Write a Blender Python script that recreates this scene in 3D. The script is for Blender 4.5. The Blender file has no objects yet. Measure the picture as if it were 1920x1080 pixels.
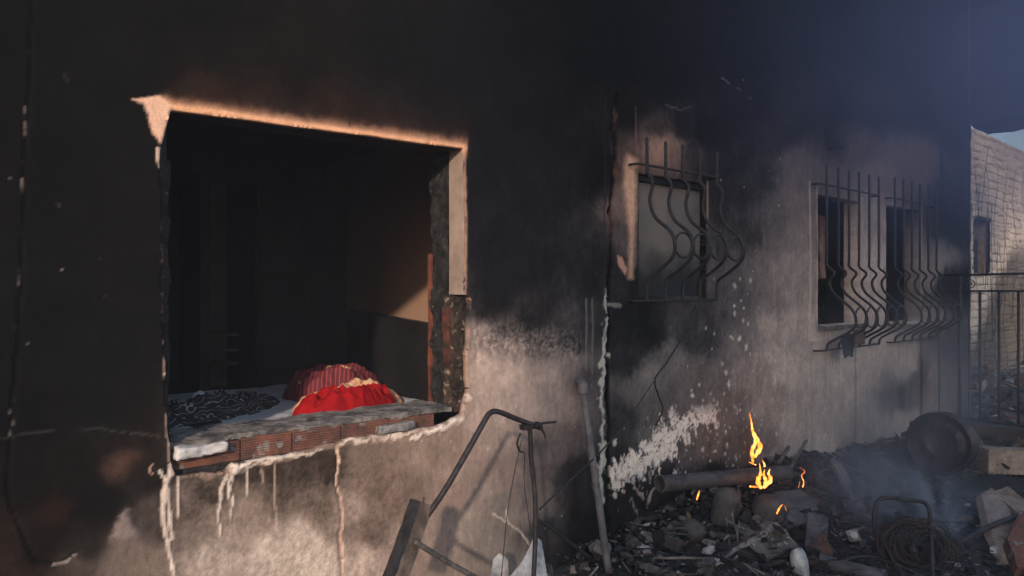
import bpy, bmesh, math, random
import numpy as np
from mathutils import Vector, Matrix, noise as mn
C = bpy.context.scene.collection
S = bpy.context.scene
# ---------------------------------------------------------------- camera / light
F = 1400.0; HOR = 545.0; D = 3.0; EYE = 1.6
CF, CR = (0.673, 0.7397), (0.7397, -0.673)          # forward and right directions on the ground plan
cam = bpy.data.objects.new('camera', bpy.data.cameras.new('camera')); C.objects.link(cam)
cam.location = (0, -D, EYE)
cam.rotation_euler = (math.radians(90), 0, math.atan2(CF[1], CF[0]) - math.pi/2)
cam.data.sensor_width = 36; cam.data.lens = F/1920*36; cam.data.shift_y = 5/1920
cam.data.clip_start = .05; cam.data.clip_end = 600
S.camera = cam
SUN_DIR = Vector((1.10, 1.0, -0.48)).normalized()
el = math.asin(-SUN_DIR.z)
w = bpy.data.worlds.new('World'); S.world = w; w.use_nodes = True
nt = w.node_tree
sky = nt.nodes.new('ShaderNodeTexSky'); sky.sky_type = 'NISHITA'; sky.sun_disc = False
sky.sun_elevation = el; sky.sun_rotation = math.atan2(-SUN_DIR.x, -SUN_DIR.y) % (2*math.pi)
sky.dust_density = 1.2
bg = nt.nodes['Background']; bg.inputs['Strength'].default_value = 0.15
nt.links.new(sky.outputs[0], bg.inputs['Color'])
sl = bpy.data.lights.new('sun', 'SUN'); sl.energy = 2.5; sl.angle = math.radians(2.0); sl.color = (1.0, .81, .64)
so = bpy.data.objects.new('sun', sl); C.objects.link(so)
so.rotation_euler = SUN_DIR.to_track_quat('-Z', 'Y').to_euler(); so.location = (-6, -6, 8)
S.view_settings.view_transform = 'Standard'; S.view_settings.look = 'None'
S.view_settings.gamma = 1; S.view_settings.exposure = 0.98
S.cycles.volume_step_rate = 1.0
S.cycles.volume_max_steps = 128
R = random.Random(7)

# ---------------------------------------------------------------- helpers
def raydir(px, py):
    a = (px-960)/F; b = (HOR-py)/F
    return Vector((CF[0]+a*CR[0], CF[1]+a*CR[1], b))
def at_y(px, py, y=0.0):
    d = raydir(px, py); t = (y+D)/d.y
    return Vector((0, -D, EYE)) + d*t
def at_z(px, py, z=0.0):
    d = raydir(px, py); t = (z-EYE)/d.z
    return Vector((0, -D, EYE)) + d*t
def at_x(px, py, x):
    d = raydir(px, py); t = x/d.x
    return Vector((0, -D, EYE)) + d*t
def at_d(px, py, t):
    return Vector((0, -D, EYE)) + raydir(px, py)*t

def srgb(c):
    return tuple((v/255/12.92 if v/255 <= .04045 else ((v/255+.055)/1.055)**2.4) for v in c)

_m = {}
def mat(name, c1, c2=None, rough=.85, scale=8, bump=.3, metal=0, spec=.3, detail=8, attr=None, spots=None, bdist=.01):
    if name in _m: return _m[name]
    m = bpy.data.materials.new(name); m.use_nodes = True; n = m.node_tree; b = n.nodes['Principled BSDF']
    b.inputs['Roughness'].default_value = rough; b.inputs['Metallic'].default_value = metal
    b.inputs['Specular IOR Level'].default_value = spec
    tc = n.nodes.new('ShaderNodeTexCoord')
    no = n.nodes.new('ShaderNodeTexNoise'); no.inputs['Scale'].default_value = scale; no.inputs['Detail'].default_value = detail
    no.inputs['Roughness'].default_value = .65
    n.links.new(tc.outputs['Object'], no.inputs['Vector'])
    rp = n.nodes.new('ShaderNodeValToRGB'); rp.color_ramp.elements[0].position = .36; rp.color_ramp.elements[1].position = .66
    if c2 is None: c2 = tuple(v*.5 for v in c1)
    rp.color_ramp.elements[0].color = (*c2, 1); rp.color_ramp.elements[1].color = (*c1, 1)
    n.links.new(no.outputs['Fac'], rp.inputs['Fac'])
    col = rp.outputs['Color']
    if attr:
        at = n.nodes.new('ShaderNodeAttribute'); at.attribute_name = attr
        mx = n.nodes.new('ShaderNodeMix'); mx.data_type = 'RGBA'; mx.blend_type = 'MULTIPLY'; mx.inputs[0].default_value = 1
        n.links.new(at.outputs['Color'], mx.inputs[6]); n.links.new(col, mx.inputs[7]); col = mx.outputs[2]
    if spots:
        n2 = n.nodes.new('ShaderNodeTexNoise'); n2.inputs['Scale'].default_value = spots[1]; n2.inputs['Detail'].default_value = 6
        n.links.new(tc.outputs['Object'], n2.inputs['Vector'])
        r2 = n.nodes.new('ShaderNodeValToRGB'); r2.color_ramp.elements[0].position = spots[2]; r2.color_ramp.elements[1].position = spots[2]+.05
        n.links.new(n2.outputs['Fac'], r2.inputs['Fac'])
        mx = n.nodes.new('ShaderNodeMix'); mx.data_type = 'RGBA'
        n.links.new(r2.outputs['Color'], mx.inputs[0]); n.links.new(col, mx.inputs[6]); mx.inputs[7].default_value = (*spots[0], 1)
        col = mx.outputs[2]
    n.links.new(col, b.inputs['Base Color'])
    if bump:
        bp = n.nodes.new('ShaderNodeBump'); bp.inputs['Strength'].default_value = bump; bp.inputs['Distance'].default_value = bdist
        n3 = n.nodes.new('ShaderNodeTexNoise'); n3.inputs['Scale'].default_value = scale*4; n3.inputs['Detail'].default_value = 8
        n.links.new(tc.outputs['Object'], n3.inputs['Vector'])
        n.links.new(n3.outputs['Fac'], bp.inputs['Height']); n.links.new(bp.outputs[0], b.inputs['Normal'])
    _m[name] = m
    return m

def tag(o, label=None, cat=None, group=None, kind=None):
    if label: o['label'] = label
    if cat: o['category'] = cat
    if group: o['group'] = group
    if kind: o['kind'] = kind
    return o
def thing(name, label, cat, loc=(0,0,0), group=None, rot=(0,0,0)):
    o = bpy.data.objects.new(name, None); C.objects.link(o); o.location = loc; o.rotation_euler = rot
    o.empty_display_size = .1
    return tag(o, label, cat, group)
def link_mesh(name, me, m, parent=None):
    o = bpy.data.objects.new(name, me); C.objects.link(o)
    if m is not None: me.materials.append(m)
    if parent is not None:
        o.parent = parent
        o.matrix_parent_inverse = Matrix.LocRotScale(parent.location, parent.rotation_euler, parent.scale).inverted()
    return o
def from_bm(name, bm, m, parent=None, smooth=True):
    bmesh.ops.recalc_face_normals(bm, faces=bm.faces)
    me = bpy.data.meshes.new(name); bm.to_mesh(me); bm.free()
    if smooth:
        for p in me.polygons: p.use_smooth = True
    return link_mesh(name, me, m, parent)

def smooth_path(pts, n=6):
    pts = [Vector(p) for p in pts]
    if len(pts) < 3: return pts
    out = []
    for i in range(len(pts)-1):
        p0 = pts[max(i-1,0)]; p1 = pts[i]; p2 = pts[i+1]; p3 = pts[min(i+2,len(pts)-1)]
        for k in range(n):
            t = k/n
            out.append(.5*((2*p1)+(p2-p0)*t+(2*p0-5*p1+4*p2-p3)*t*t+(3*p1-p0-3*p2+p3)*t**3))
    out.append(pts[-1]); return out
def tube(bm, pts, r, seg=8, closed=False, caps=True, square=False):
    """sweeps a ring along pts; r number or list"""
    pts = [Vector(p) for p in pts]; n = len(pts)
    rs = r if isinstance(r, (list, tuple)) else [r]*n
    T = []
    for i in range(n):
        if closed: t = pts[(i+1)%n]-pts[i-1]
        else: t = pts[min(i+1,n-1)]-pts[max(i-1,0)]
        T.append(t.normalized() if t.length > 1e-9 else Vector((0,0,1)))
    a = Vector((0,0,1)) if abs(T[0].z) < .9 else Vector((0,1,0))
    u = T[0].cross(a).normalized(); rings = []
    for i in range(n):
        u = (u - T[i]*u.dot(T[i])).normalized(); v = T[i].cross(u)
        off = math.pi/4 if square else 0
        rings.append([bm.verts.new(pts[i]+(u*math.cos(2*math.pi*k/seg+off)+v*math.sin(2*math.pi*k/seg+off))*rs[i]) for k in range(seg)])
    for i in range(n if closed else n-1):
        A = rings[i]; B = rings[(i+1)%n]
        for k in range(seg): bm.faces.new((A[k], A[(k+1)%seg], B[(k+1)%seg], B[k]))
    if caps and not closed:
        bm.faces.new(rings[0][::-1]); bm.faces.new(rings[-1])
def tube_obj(name, pts, r, m, parent=None, seg=8, smooth=5, closed=False, square=False, rough=0):
    bm = bmesh.new(); p = smooth_path(pts, smooth) if smooth > 1 and not closed else pts
    tube(bm, p, r, seg, closed, square=square)
    if rough:
        for v in bm.verts:
            v.co += mn.noise_vector(v.co*60)*rough
    return from_bm(name, bm, m, parent)
def hollow_tube(name, a, b, r, thick, m, parent=None, seg=28, rings=24, wob=.002):
    a = Vector(a); b = Vector(b); t = (b-a).normalized()
    u = t.cross(Vector((0,0,1))).normalized(); v = t.cross(u); bm = bmesh.new()
    def ring(c, rr, sc): return [bm.verts.new(c+(u*math.cos(2*math.pi*k/seg)+v*math.sin(2*math.pi*k/seg))*(rr+wob*mn.noise(Vector((k*.7, sc, 3))))) for k in range(seg)]
    rs = [ring(a.lerp(b, i/rings), r, i*.4) for i in range(rings+1)] + [ring(b.lerp(a, i/rings), r-thick, i*.4) for i in range(rings+1)]
    n = len(rs)
    for i in range(n):
        A = rs[i]; B = rs[(i+1)%n]
        for k in range(seg): bm.faces.new((A[k], A[(k+1)%seg], B[(k+1)%seg], B[k]))
    return from_bm(name, bm, m, parent)
def lathe(name, prof, M, m, parent=None, seg=40, fn=None):
    """prof = (radius, height) list; M = 4x4 matrix; closed profile loops if first==last"""
    bm = bmesh.new(); rs = []
    closed = prof[0] == prof[-1]
    pr = prof[:-1] if closed else prof
    for (r, h) in pr:
        rs.append([bm.verts.new(M @ Vector((max(r,.0005)*math.cos(2*math.pi*k/seg), max(r,.0005)*math.sin(2*math.pi*k/seg), h))) for k in range(seg)])
    n = len(rs)
    for i in range(n if closed else n-1):
        A = rs[i]; B = rs[(i+1)%n]
        for k in range(seg): bm.faces.new((A[k], A[(k+1)%seg], B[(k+1)%seg], B[k]))
    if fn:
        for v in bm.verts: v.co += fn(v.co)
    return from_bm(name, bm, m, parent)
def rough_box_bm(bm, lo, hi, res, amp, seed=0, M=None, freq=7):
    """box with faces cut into a grid and displaced by noise"""
    lo = Vector(lo); hi = Vector(hi); s = hi-lo
    n = [max(1, int(round(s[i]/res))) for i in range(3)]
    vs = {}
    def V(i, j, k):
        key = (i, j, k)
        if key not in vs:
            p = Vector((lo.x+s.x*i/n[0], lo.y+s.y*j/n[1], lo.z+s.z*k/n[2]))
            q = p + Vector((seed*3.1, seed*1.7, -seed))
            p = p + (mn.noise_vector(q*freq)*amp + mn.noise_vector(q*freq*3.3)*amp*.45)
            vs[key] = bm.verts.new(M @ p if M is not None else p)
        return vs[key]
    for a, b, c in ((0,1,2), (1,2,0), (2,0,1)):
        for side in (0, n[c]):
            for i in range(n[a]):
                for j in range(n[b]):
                    q = []
                    for di, dj in ((0,0), (1,0), (1,1), (0,1)):
                        k = [0,0,0]; k[a] = i+di; k[b] = j+dj; k[c] = side; q.append(V(*k))
                    bm.faces.new(q if side else q[::-1])
def rough_box(name, lo, hi, m, parent=None, res=.02, amp=.004, seed=0, M=None, freq=7, smooth=False):
    bm = bmesh.new(); rough_box_bm(bm, lo, hi, res, amp, seed, M, freq)
    return from_bm(name, bm, m, parent, smooth)
def prism(name, poly, thick, nrm, m, parent=None, amp=0, seed=0, bevel=0):
    """polygon of 3D points extruded along nrm"""
    bm = bmesh.new(); nrm = Vector(nrm).normalized()*thick
    A = [bm.verts.new(Vector(p)) for p in poly]; B = [bm.verts.new(Vector(p)+nrm) for p in poly]
    bm.faces.new(A[::-1]); bm.faces.new(B)
    for i in range(len(A)):
        j = (i+1) % len(A); bm.faces.new((A[i], A[j], B[j], B[i]))
    if bevel: bmesh.ops.bevel(bm, geom=bm.edges[:], offset=bevel, segments=1, affect='EDGES')
    if amp:
        bmesh.ops.triangulate(bm, faces=bm.faces[:])
        bmesh.ops.subdivide_edges(bm, edges=bm.edges[:], cuts=3, use_grid_fill=True)
        for v in bm.verts: v.co += mn.noise_vector(v.co*14+Vector((seed,0,0)))*amp + mn.noise_vector(v.co*45+Vector((seed,0,0)))*amp*.4
    return from_bm(name, bm, m, parent, False)
def plank(name, a, b, wdt, th, m, parent=None, up=(0,0,1), seed=0, amp=.003, res=.03):
    """beam from a to b, wdt x th"""
    a = Vector(a); b = Vector(b); L = (b-a).length; x = (b-a).normalized()
    y = Vector(up).cross(x).normalized(); z = x.cross(y)
    M = Matrix((( x.x,y.x,z.x,a.x),(x.y,y.y,z.y,a.y),(x.z,y.z,z.z,a.z),(0,0,0,1)))
    return rough_box(name, (0,-wdt/2,-th/2), (L,wdt/2,th/2), m, parent, res, amp, seed, M, 11)

# value noise, numpy
class VN:
    def __init__(s, seed): s.g = np.random.RandomState(seed).rand(256, 256).astype(np.float32)
    def one(s, x, y):
        xi = np.floor(x).astype(int); yi = np.floor(y).astype(int); fx = x-xi; fy = y-yi
        fx = fx*fx*(3-2*fx); fy = fy*fy*(3-2*fy)
        g = s.g; a = g[xi & 255, yi & 255]; b = g[(xi+1) & 255, yi & 255]; c = g[xi & 255, (yi+1) & 255]; d = g[(xi+1) & 255, (yi+1) & 255]
        return (a*(1-fx)+b*fx)*(1-fy)+(c*(1-fx)+d*fx)*fy
    def fbm(s, x, y, o=5, gain=.5):
        r = 0; a = 1; t = 0
        for i in range(o): r = r+a*s.one(x*2**i+i*17.3, y*2**i+i*9.1); t += a; a *= gain
        return r/t*2-1
def sstep(a, b, x):
    t = np.clip((x-a)/(b-a), 0, 1); return t*t*(3-2*t)
def seg_dist(px, py, line):
    best = np.full(px.shape, 1e9)
    par = np.zeros(px.shape)
    n = len(line)-1
    for i in range(n):
        (x0, y0), (x1, y1) = line[i][:2], line[i+1][:2]
        dx, dy = x1-x0, y1-y0; L = dx*dx+dy*dy+1e-12
        t = np.clip(((px-x0)*dx+(py-y0)*dy)/L, 0, 1)
        d = np.hypot(px-x0-t*dx, py-y0-t*dy)
        k = d < best; best = np.where(k, d, best); par = np.where(k, (i+t)/n, par)
    return best, par
def nearest(px, py, loop):
    best = np.full(px.shape, 1e9); bx = px.copy(); by = py.copy()
    for i in range(len(loop)):
        (x0, y0), (x1, y1) = loop[i], loop[(i+1) % len(loop)]
        dx, dy = x1-x0, y1-y0; L = dx*dx+dy*dy+1e-12
        t = np.clip(((px-x0)*dx+(py-y0)*dy)/L, 0, 1); qx = x0+t*dx; qy = y0+t*dy
        d = np.hypot(px-qx, py-qy); k = d < best
        best = np.where(k, d, best); bx = np.where(k, qx, bx); by = np.where(k, qy, by)
    return best, bx, by
def inside(px, py, loop):
    r = np.zeros(px.shape, bool)
    for i in range(len(loop)):
        (x0, y0), (x1, y1) = loop[i], loop[(i+1) % len(loop)]
        if y0 == y1: continue
        c = ((y0 > py) != (y1 > py)) & (px < (x1-x0)*(py-y0)/(y1-y0)+x0)
        r ^= c
    return r

# ---------------------------------------------------------------- materials
def soot_wall_material():
    m = bpy.data.materials.new('sooty_render'); m.use_nodes = True; n = m.node_tree; b = n.nodes['Principled BSDF']
    b.inputs['Roughness'].default_value = .88; b.inputs['Specular IOR Level'].default_value = .07
    at = n.nodes.new('ShaderNodeAttribute'); at.attribute_name = 'stain_and_light'
    tc = n.nodes.new('ShaderNodeTexCoord')
    def N(scale, det=8, rough=.6, vec=None):
        q = n.nodes.new('ShaderNodeTexNoise'); q.inputs['Scale'].default_value = scale; q.inputs['Detail'].default_value = det
        q.inputs['Roughness'].default_value = rough; n.links.new(vec or tc.outputs['Object'], q.inputs['Vector']); return q
    def mathn(op, a, bb, c=None):
        q = n.nodes.new('ShaderNodeMath'); q.operation = op
        for i, v in enumerate((a, bb, c)):
            if v is None: continue
            if isinstance(v, (int, float)): q.inputs[i].default_value = v
            else: n.links.new(v, q.inputs[i])
        return q.outputs[0]
    mp = n.nodes.new('ShaderNodeMapping'); mp.inputs['Scale'].default_value = (1, 1, .22); n.links.new(tc.outputs['Object'], mp.inputs['Vector'])
    grain = N(210, 6, .8); mid = N(26, 8, .7); streak = N(38, 6, .65, mp.outputs[0])
    # brightness factor: speckle of soot flakes
    f = mathn('MULTIPLY_ADD', grain.outputs['Fac'], 1.7, .15)
    f = mathn('MULTIPLY', f, mathn('MULTIPLY_ADD', mid.outputs['Fac'], .7, .65))
    f = mathn('MULTIPLY', f, mathn('MULTIPLY_ADD', streak.outputs['Fac'], .6, .7))
    fl = n.nodes.new('ShaderNodeMapRange'); fl.inputs[1].default_value = .655; fl.inputs[2].default_value = .70; fl.inputs[3].default_value = 1; fl.inputs[4].default_value = 1.9
    n.links.new(N(75, 5, .7).outputs['Fac'], fl.inputs[0]); f = mathn('MULTIPLY', f, fl.outputs[0])
    fd = n.nodes.new('ShaderNodeMapRange'); fd.inputs[1].default_value = .60; fd.inputs[2].default_value = .66; fd.inputs[3].default_value = 1; fd.inputs[4].default_value = .62
    n.links.new(N(19, 7, .75).outputs['Fac'], fd.inputs[0]); f = mathn('MULTIPLY', f, fd.outputs[0])
    mx = n.nodes.new('ShaderNodeMix'); mx.data_type = 'RGBA'; mx.blend_type = 'MULTIPLY'; mx.inputs[0].default_value = 1
    cb = n.nodes.new('ShaderNodeCombineColor')
    for i in range(3): n.links.new(f, cb.inputs[i])
    n.links.new(at.outputs['Color'], mx.inputs[6]); n.links.new(cb.outputs[0], mx.inputs[7])
    n.links.new(mx.outputs[2], b.inputs['Base Color'])
    h = mathn('ADD', mathn('MULTIPLY', grain.outputs['Fac'], .35), mathn('MULTIPLY', mid.outputs['Fac'], 1.0))
    h = mathn('ADD', h, mathn('MULTIPLY', N(6, 5).outputs['Fac'], 2.0))
    bp = n.nodes.new('ShaderNodeBump'); bp.inputs['Strength'].default_value = .45; bp.inputs['Distance'].default_value = .008
    n.links.new(h, bp.inputs['Height']); n.links.new(bp.outputs[0], b.inputs['Normal'])
    return m
M_WALL = soot_wall_material()
M_IRON = mat('burnt_iron', (.055,.048,.05), (.022,.019,.020), rough=.62, metal=.3, scale=30, bump=.3, bdist=.003)
M_RUST = mat('rusty_iron', (.12,.065,.045), (.04,.028,.026), rough=.8, scale=22, bump=.4, bdist=.003)
M_CHAR = mat('char', (.03,.027,.027), (.007,.007,.008), rough=.8, scale=18, bump=.9, spots=((.12,.10,.09), 40, .66))
M_CHARW = mat('charred_wood', (.16,.14,.125), (.035,.03,.028), rough=.85, scale=9, bump=.6, spots=((.3,.28,.26), 24, .62))
M_ASH = mat('ash', (.30,.28,.27), (.09,.085,.085), rough=.95, scale=26, bump=.6)
M_PALE = mat('pale_plaster', (.62,.52,.44), (.42,.33,.27), rough=.9, scale=14, bump=.3)
M_BRICK = mat('terracotta', (.21,.080,.052), (.075,.042,.035), rough=.85, scale=12, bump=.45, spots=((.20,.175,.16), 16, .62))
M_MORTAR = mat('mortar', (.24,.215,.20), (.04,.036,.035), rough=.95, scale=9, bump=.9, spots=((.015,.014,.014), 11, .62))
M_JAMB = mat('burnt_jamb', (.075,.048,.035), (.010,.009,.009), rough=.9, scale=13, bump=1.0, spots=((.20,.15,.115), 34, .60))
M_JBRICK = mat('burnt_brick', (.16,.05,.035), (.02,.014,.012), rough=.9, scale=16, bump=.7)
M_FOAM = mat('white_foam', (.60,.57,.56), (.28,.26,.255), rough=.8, scale=18, bump=.3)
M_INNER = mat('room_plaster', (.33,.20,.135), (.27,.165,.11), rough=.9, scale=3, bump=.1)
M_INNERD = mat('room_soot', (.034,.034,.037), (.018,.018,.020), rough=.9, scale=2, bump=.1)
M_BLACKWOOD = mat('black_wood', (.020,.018,.020), (.010,.009,.010), rough=.45, scale=6, bump=.1)
M_SHEET = mat('grey_bed_sheet', (.54,.56,.60), (.38,.39,.43), rough=.95, scale=5, bump=.5, bdist=.006)
M_RED = mat('red_cloth', (.36,.008,.010), (.22,.004,.006), rough=.85, scale=7, bump=.25, spec=.1)
M_STONE = mat('pale_stone', (.33,.25,.20), (.17,.125,.10), rough=.95, scale=14, bump=.6, spots=((.05,.04,.04), 60, .62))
M_METAL = mat('scorched_sheet_metal', (.15,.14,.15), (.06,.055,.058), rough=.6, metal=.4, scale=9, bump=.3)
M_CAN = mat('scorched_can', (.10,.09,.088), (.035,.03,.03), rough=.7, metal=.2, scale=12, bump=.4)
M_WIRE = mat('burnt_wire', (.055,.028,.025), (.02,.017,.017), rough=.6, scale=40, bump=0)

# ---------------------------------------------------------------- ground
vn = VN(3); vn2 = VN(11); vn3 = VN(23)
def pile(x, y):
    # heap by the wall
    """height of the debris bed"""
    h = .15*np.exp(-((x-5.0)/1.3)**2-((y+.15)/.6)**2)+.07*np.exp(-((x-6.6)/1.3)**2-((y+.2)/.5)**2) + .06*np.exp(-((x-6.6)/1.6)**2-((y+1.2)/.8)**2)
    h = h + .05*vn.fbm(x*1.7+4, y*1.7+9, 4) * sstep(2.3, 3.4, x) + .022*vn2.fbm(x*7, y*7, 4)*sstep(2.3, 3.2, x)
    return h
def ph(x, y): return float(pile(np.array([x], float), np.array([y], float))[0])
def grid_mesh(xs, ys, zf):
    X, Y = np.meshgrid(xs, ys, indexing='ij'); Z = zf(X, Y)
    nx, ny = X.shape
    me = bpy.data.meshes.new('ground')
    idx = np.arange(nx*ny).reshape(nx, ny)
    q = np.stack([idx[:-1,:-1], idx[1:,:-1], idx[1:,1:], idx[:-1,1:]], -1).reshape(-1, 4)
    fill_mesh(me, np.stack([X, Y, Z], -1).reshape(-1, 3), q)
    return me, X, Y, Z
def fill_mesh(me, co, quads):
    me.vertices.add(len(co)); me.vertices.foreach_set('co', np.asarray(co, np.float32).ravel())
    me.loops.add(quads.size); me.loops.foreach_set('vertex_index', quads.astype(np.int32).ravel())
    me.polygons.add(len(quads)); me.polygons.foreach_set('loop_start', np.arange(0, quads.size, 4, dtype=np.int32))
    me.polygons.foreach_set('loop_total', np.full(len(quads), 4, np.int32))
    me.polygons.foreach_set('use_smooth', np.ones(len(quads), bool))
    me.update(calc_edges=True); me.validate()
gx = np.concatenate([np.linspace(-120, -12, 12), np.linspace(-8, 2, 20), np.arange(2.2, 14, .035), np.linspace(14.5, 40, 40), np.linspace(50, 120, 6)])
gy = np.concatenate([np.linspace(-120, -10, 10), np.arange(-6, -4, .2), np.arange(-4, .6, .035), np.linspace(.8, 12, 30), np.linspace(20, 120, 8)])
me, X, Y, Z = grid_mesh(gx, gy, lambda x, y: np.where((np.abs(x-6) < 9) & (y < 3.5) & (y > -5), pile(x, y), 0)*1.0 - .02)
M_GROUND = mat('burnt_earth', (.060,.054,.053), (.012,.011,.012), rough=.95, scale=7, bump=1.0, spots=((.20,.19,.19), 38, .64), bdist=.02)
g = link_mesh('ground', me, M_GROUND); g['kind'] = 'structure'

# ---------------------------------------------------------------- the burnt house
house = thing('burnt_house', 'long soot-blackened house wall with a smashed bedroom window and three barred windows', 'house', (0,0,0))

def jitter(poly, step=.03, amp=.008, seed=0, closed=True):
    out = []; n = len(poly)
    for i in range(n if closed else n-1):
        a = Vector(poly[i]); b = Vector(poly[(i+1) % n]); k = max(1, int((b-a).length/step))
        for j in range(k):
            p = a.lerp(b, j/k)
            q = mn.noise_vector(Vector((p.x*13+seed, p.y*13, seed)))*amp + mn.noise_vector(Vector((p.x*45+seed, p.y*45, seed)))*amp*.5
            out.append((p.x+q.x, p.y+q.y))
    return out
def wallpoly(pix): return [(at_y(*p).x, at_y(*p).z) for p in pix]
BIG = [(319,207),(420,219),(560,238),(700,256),(800,270),(868,278),(869,300),(871,420),(869,556),(880,562),(878,620),(874,680),(877,735),(868,775),(845,789),(800,802),(740,812),(690,818),(630,828),(560,850),(500,861),(440,867),(425,884),(380,889),(330,895),(319,880),(314,800),(309,700),(305,600),(304,450),(300,330),(302,272),(318,270)]
big = jitter(wallpoly(BIG)[:5], .03, .002, 2, False) + jitter(wallpoly(BIG)[5:9], .03, .001, 3, False) + jitter(wallpoly(BIG)[9:], .02, .009, 5, False)
def rect(px0, px1, ztop, zbot):
    x0 = at_y(px0, 500).x; x1 = at_y(px1, 500).x
    return x0, x1, zbot, ztop
W1 = rect(1200, 1326, 2.36, 1.56); W2 = rect(1536, 1616, 2.44, 1.29); W3 = rect(1664, 1727, 2.46, 1.28)
loops = [big]
for i, (x0, x1, z0, z1) in enumerate((W1, W2, W3)):
    loops.append(jitter([(x0,z0),(x1,z0),(x1,z1),(x0,z1)], .05, .004, i+9))
XEND = at_y(1818, 300).x; ZTOP = 5.42
xs = np.concatenate([np.arange(-1.7, 5.0, .0085), np.arange(5.0, XEND, .0125), [XEND]])
zs = np.concatenate([np.arange(0, 3.55, .0085), np.arange(3.55, ZTOP+.1, .015)])-.12
X, Zz = np.meshgrid(xs, zs, indexing='ij')
X = X.copy(); Zz = Zz.copy()
kill = np.zeros(X.shape, bool)
for lp in loops:
    lx = [p[0] for p in lp]; lz = [p[1] for p in lp]
    m_ = (X > min(lx)-.05) & (X < max(lx)+.05) & (Zz > min(lz)-.05) & (Zz < max(lz)+.05)
    d, bx, bz = nearest(X[m_], Zz[m_], lp)
    ins = inside(X[m_], Zz[m_], lp)
    snap = d < .0064
    kx = X[m_]; kz = Zz[m_]; kx = np.where(snap, bx, kx); kz = np.where(snap, bz, kz)
    X[m_] = kx; Zz[m_] = kz
    kk = kill[m_]; kk |= (ins & ~snap); kill[m_] = kk
cell_dead = kill[:-1,:-1] | kill[1:,:-1] | kill[1:,1:] | kill[:-1,1:]
# cells whose four corners were all snapped onto the outline and whose centre is inside
cxm = (X[:-1,:-1]+X[1:,1:]+X[1:,:-1]+X[:-1,1:])/4; czm = (Zz[:-1,:-1]+Zz[1:,1:]+Zz[1:,:-1]+Zz[:-1,1:])/4
for lp in loops:
    lx = [p[0] for p in lp]; lz = [p[1] for p in lp]
    m_ = (cxm > min(lx)-.01) & (cxm < max(lx)+.01) & (czm > min(lz)-.01) & (czm < max(lz)+.01) & ~cell_dead
    ins = inside(cxm[m_], czm[m_], lp); t = cell_dead[m_]; t |= ins; cell_dead[m_] = t
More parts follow.
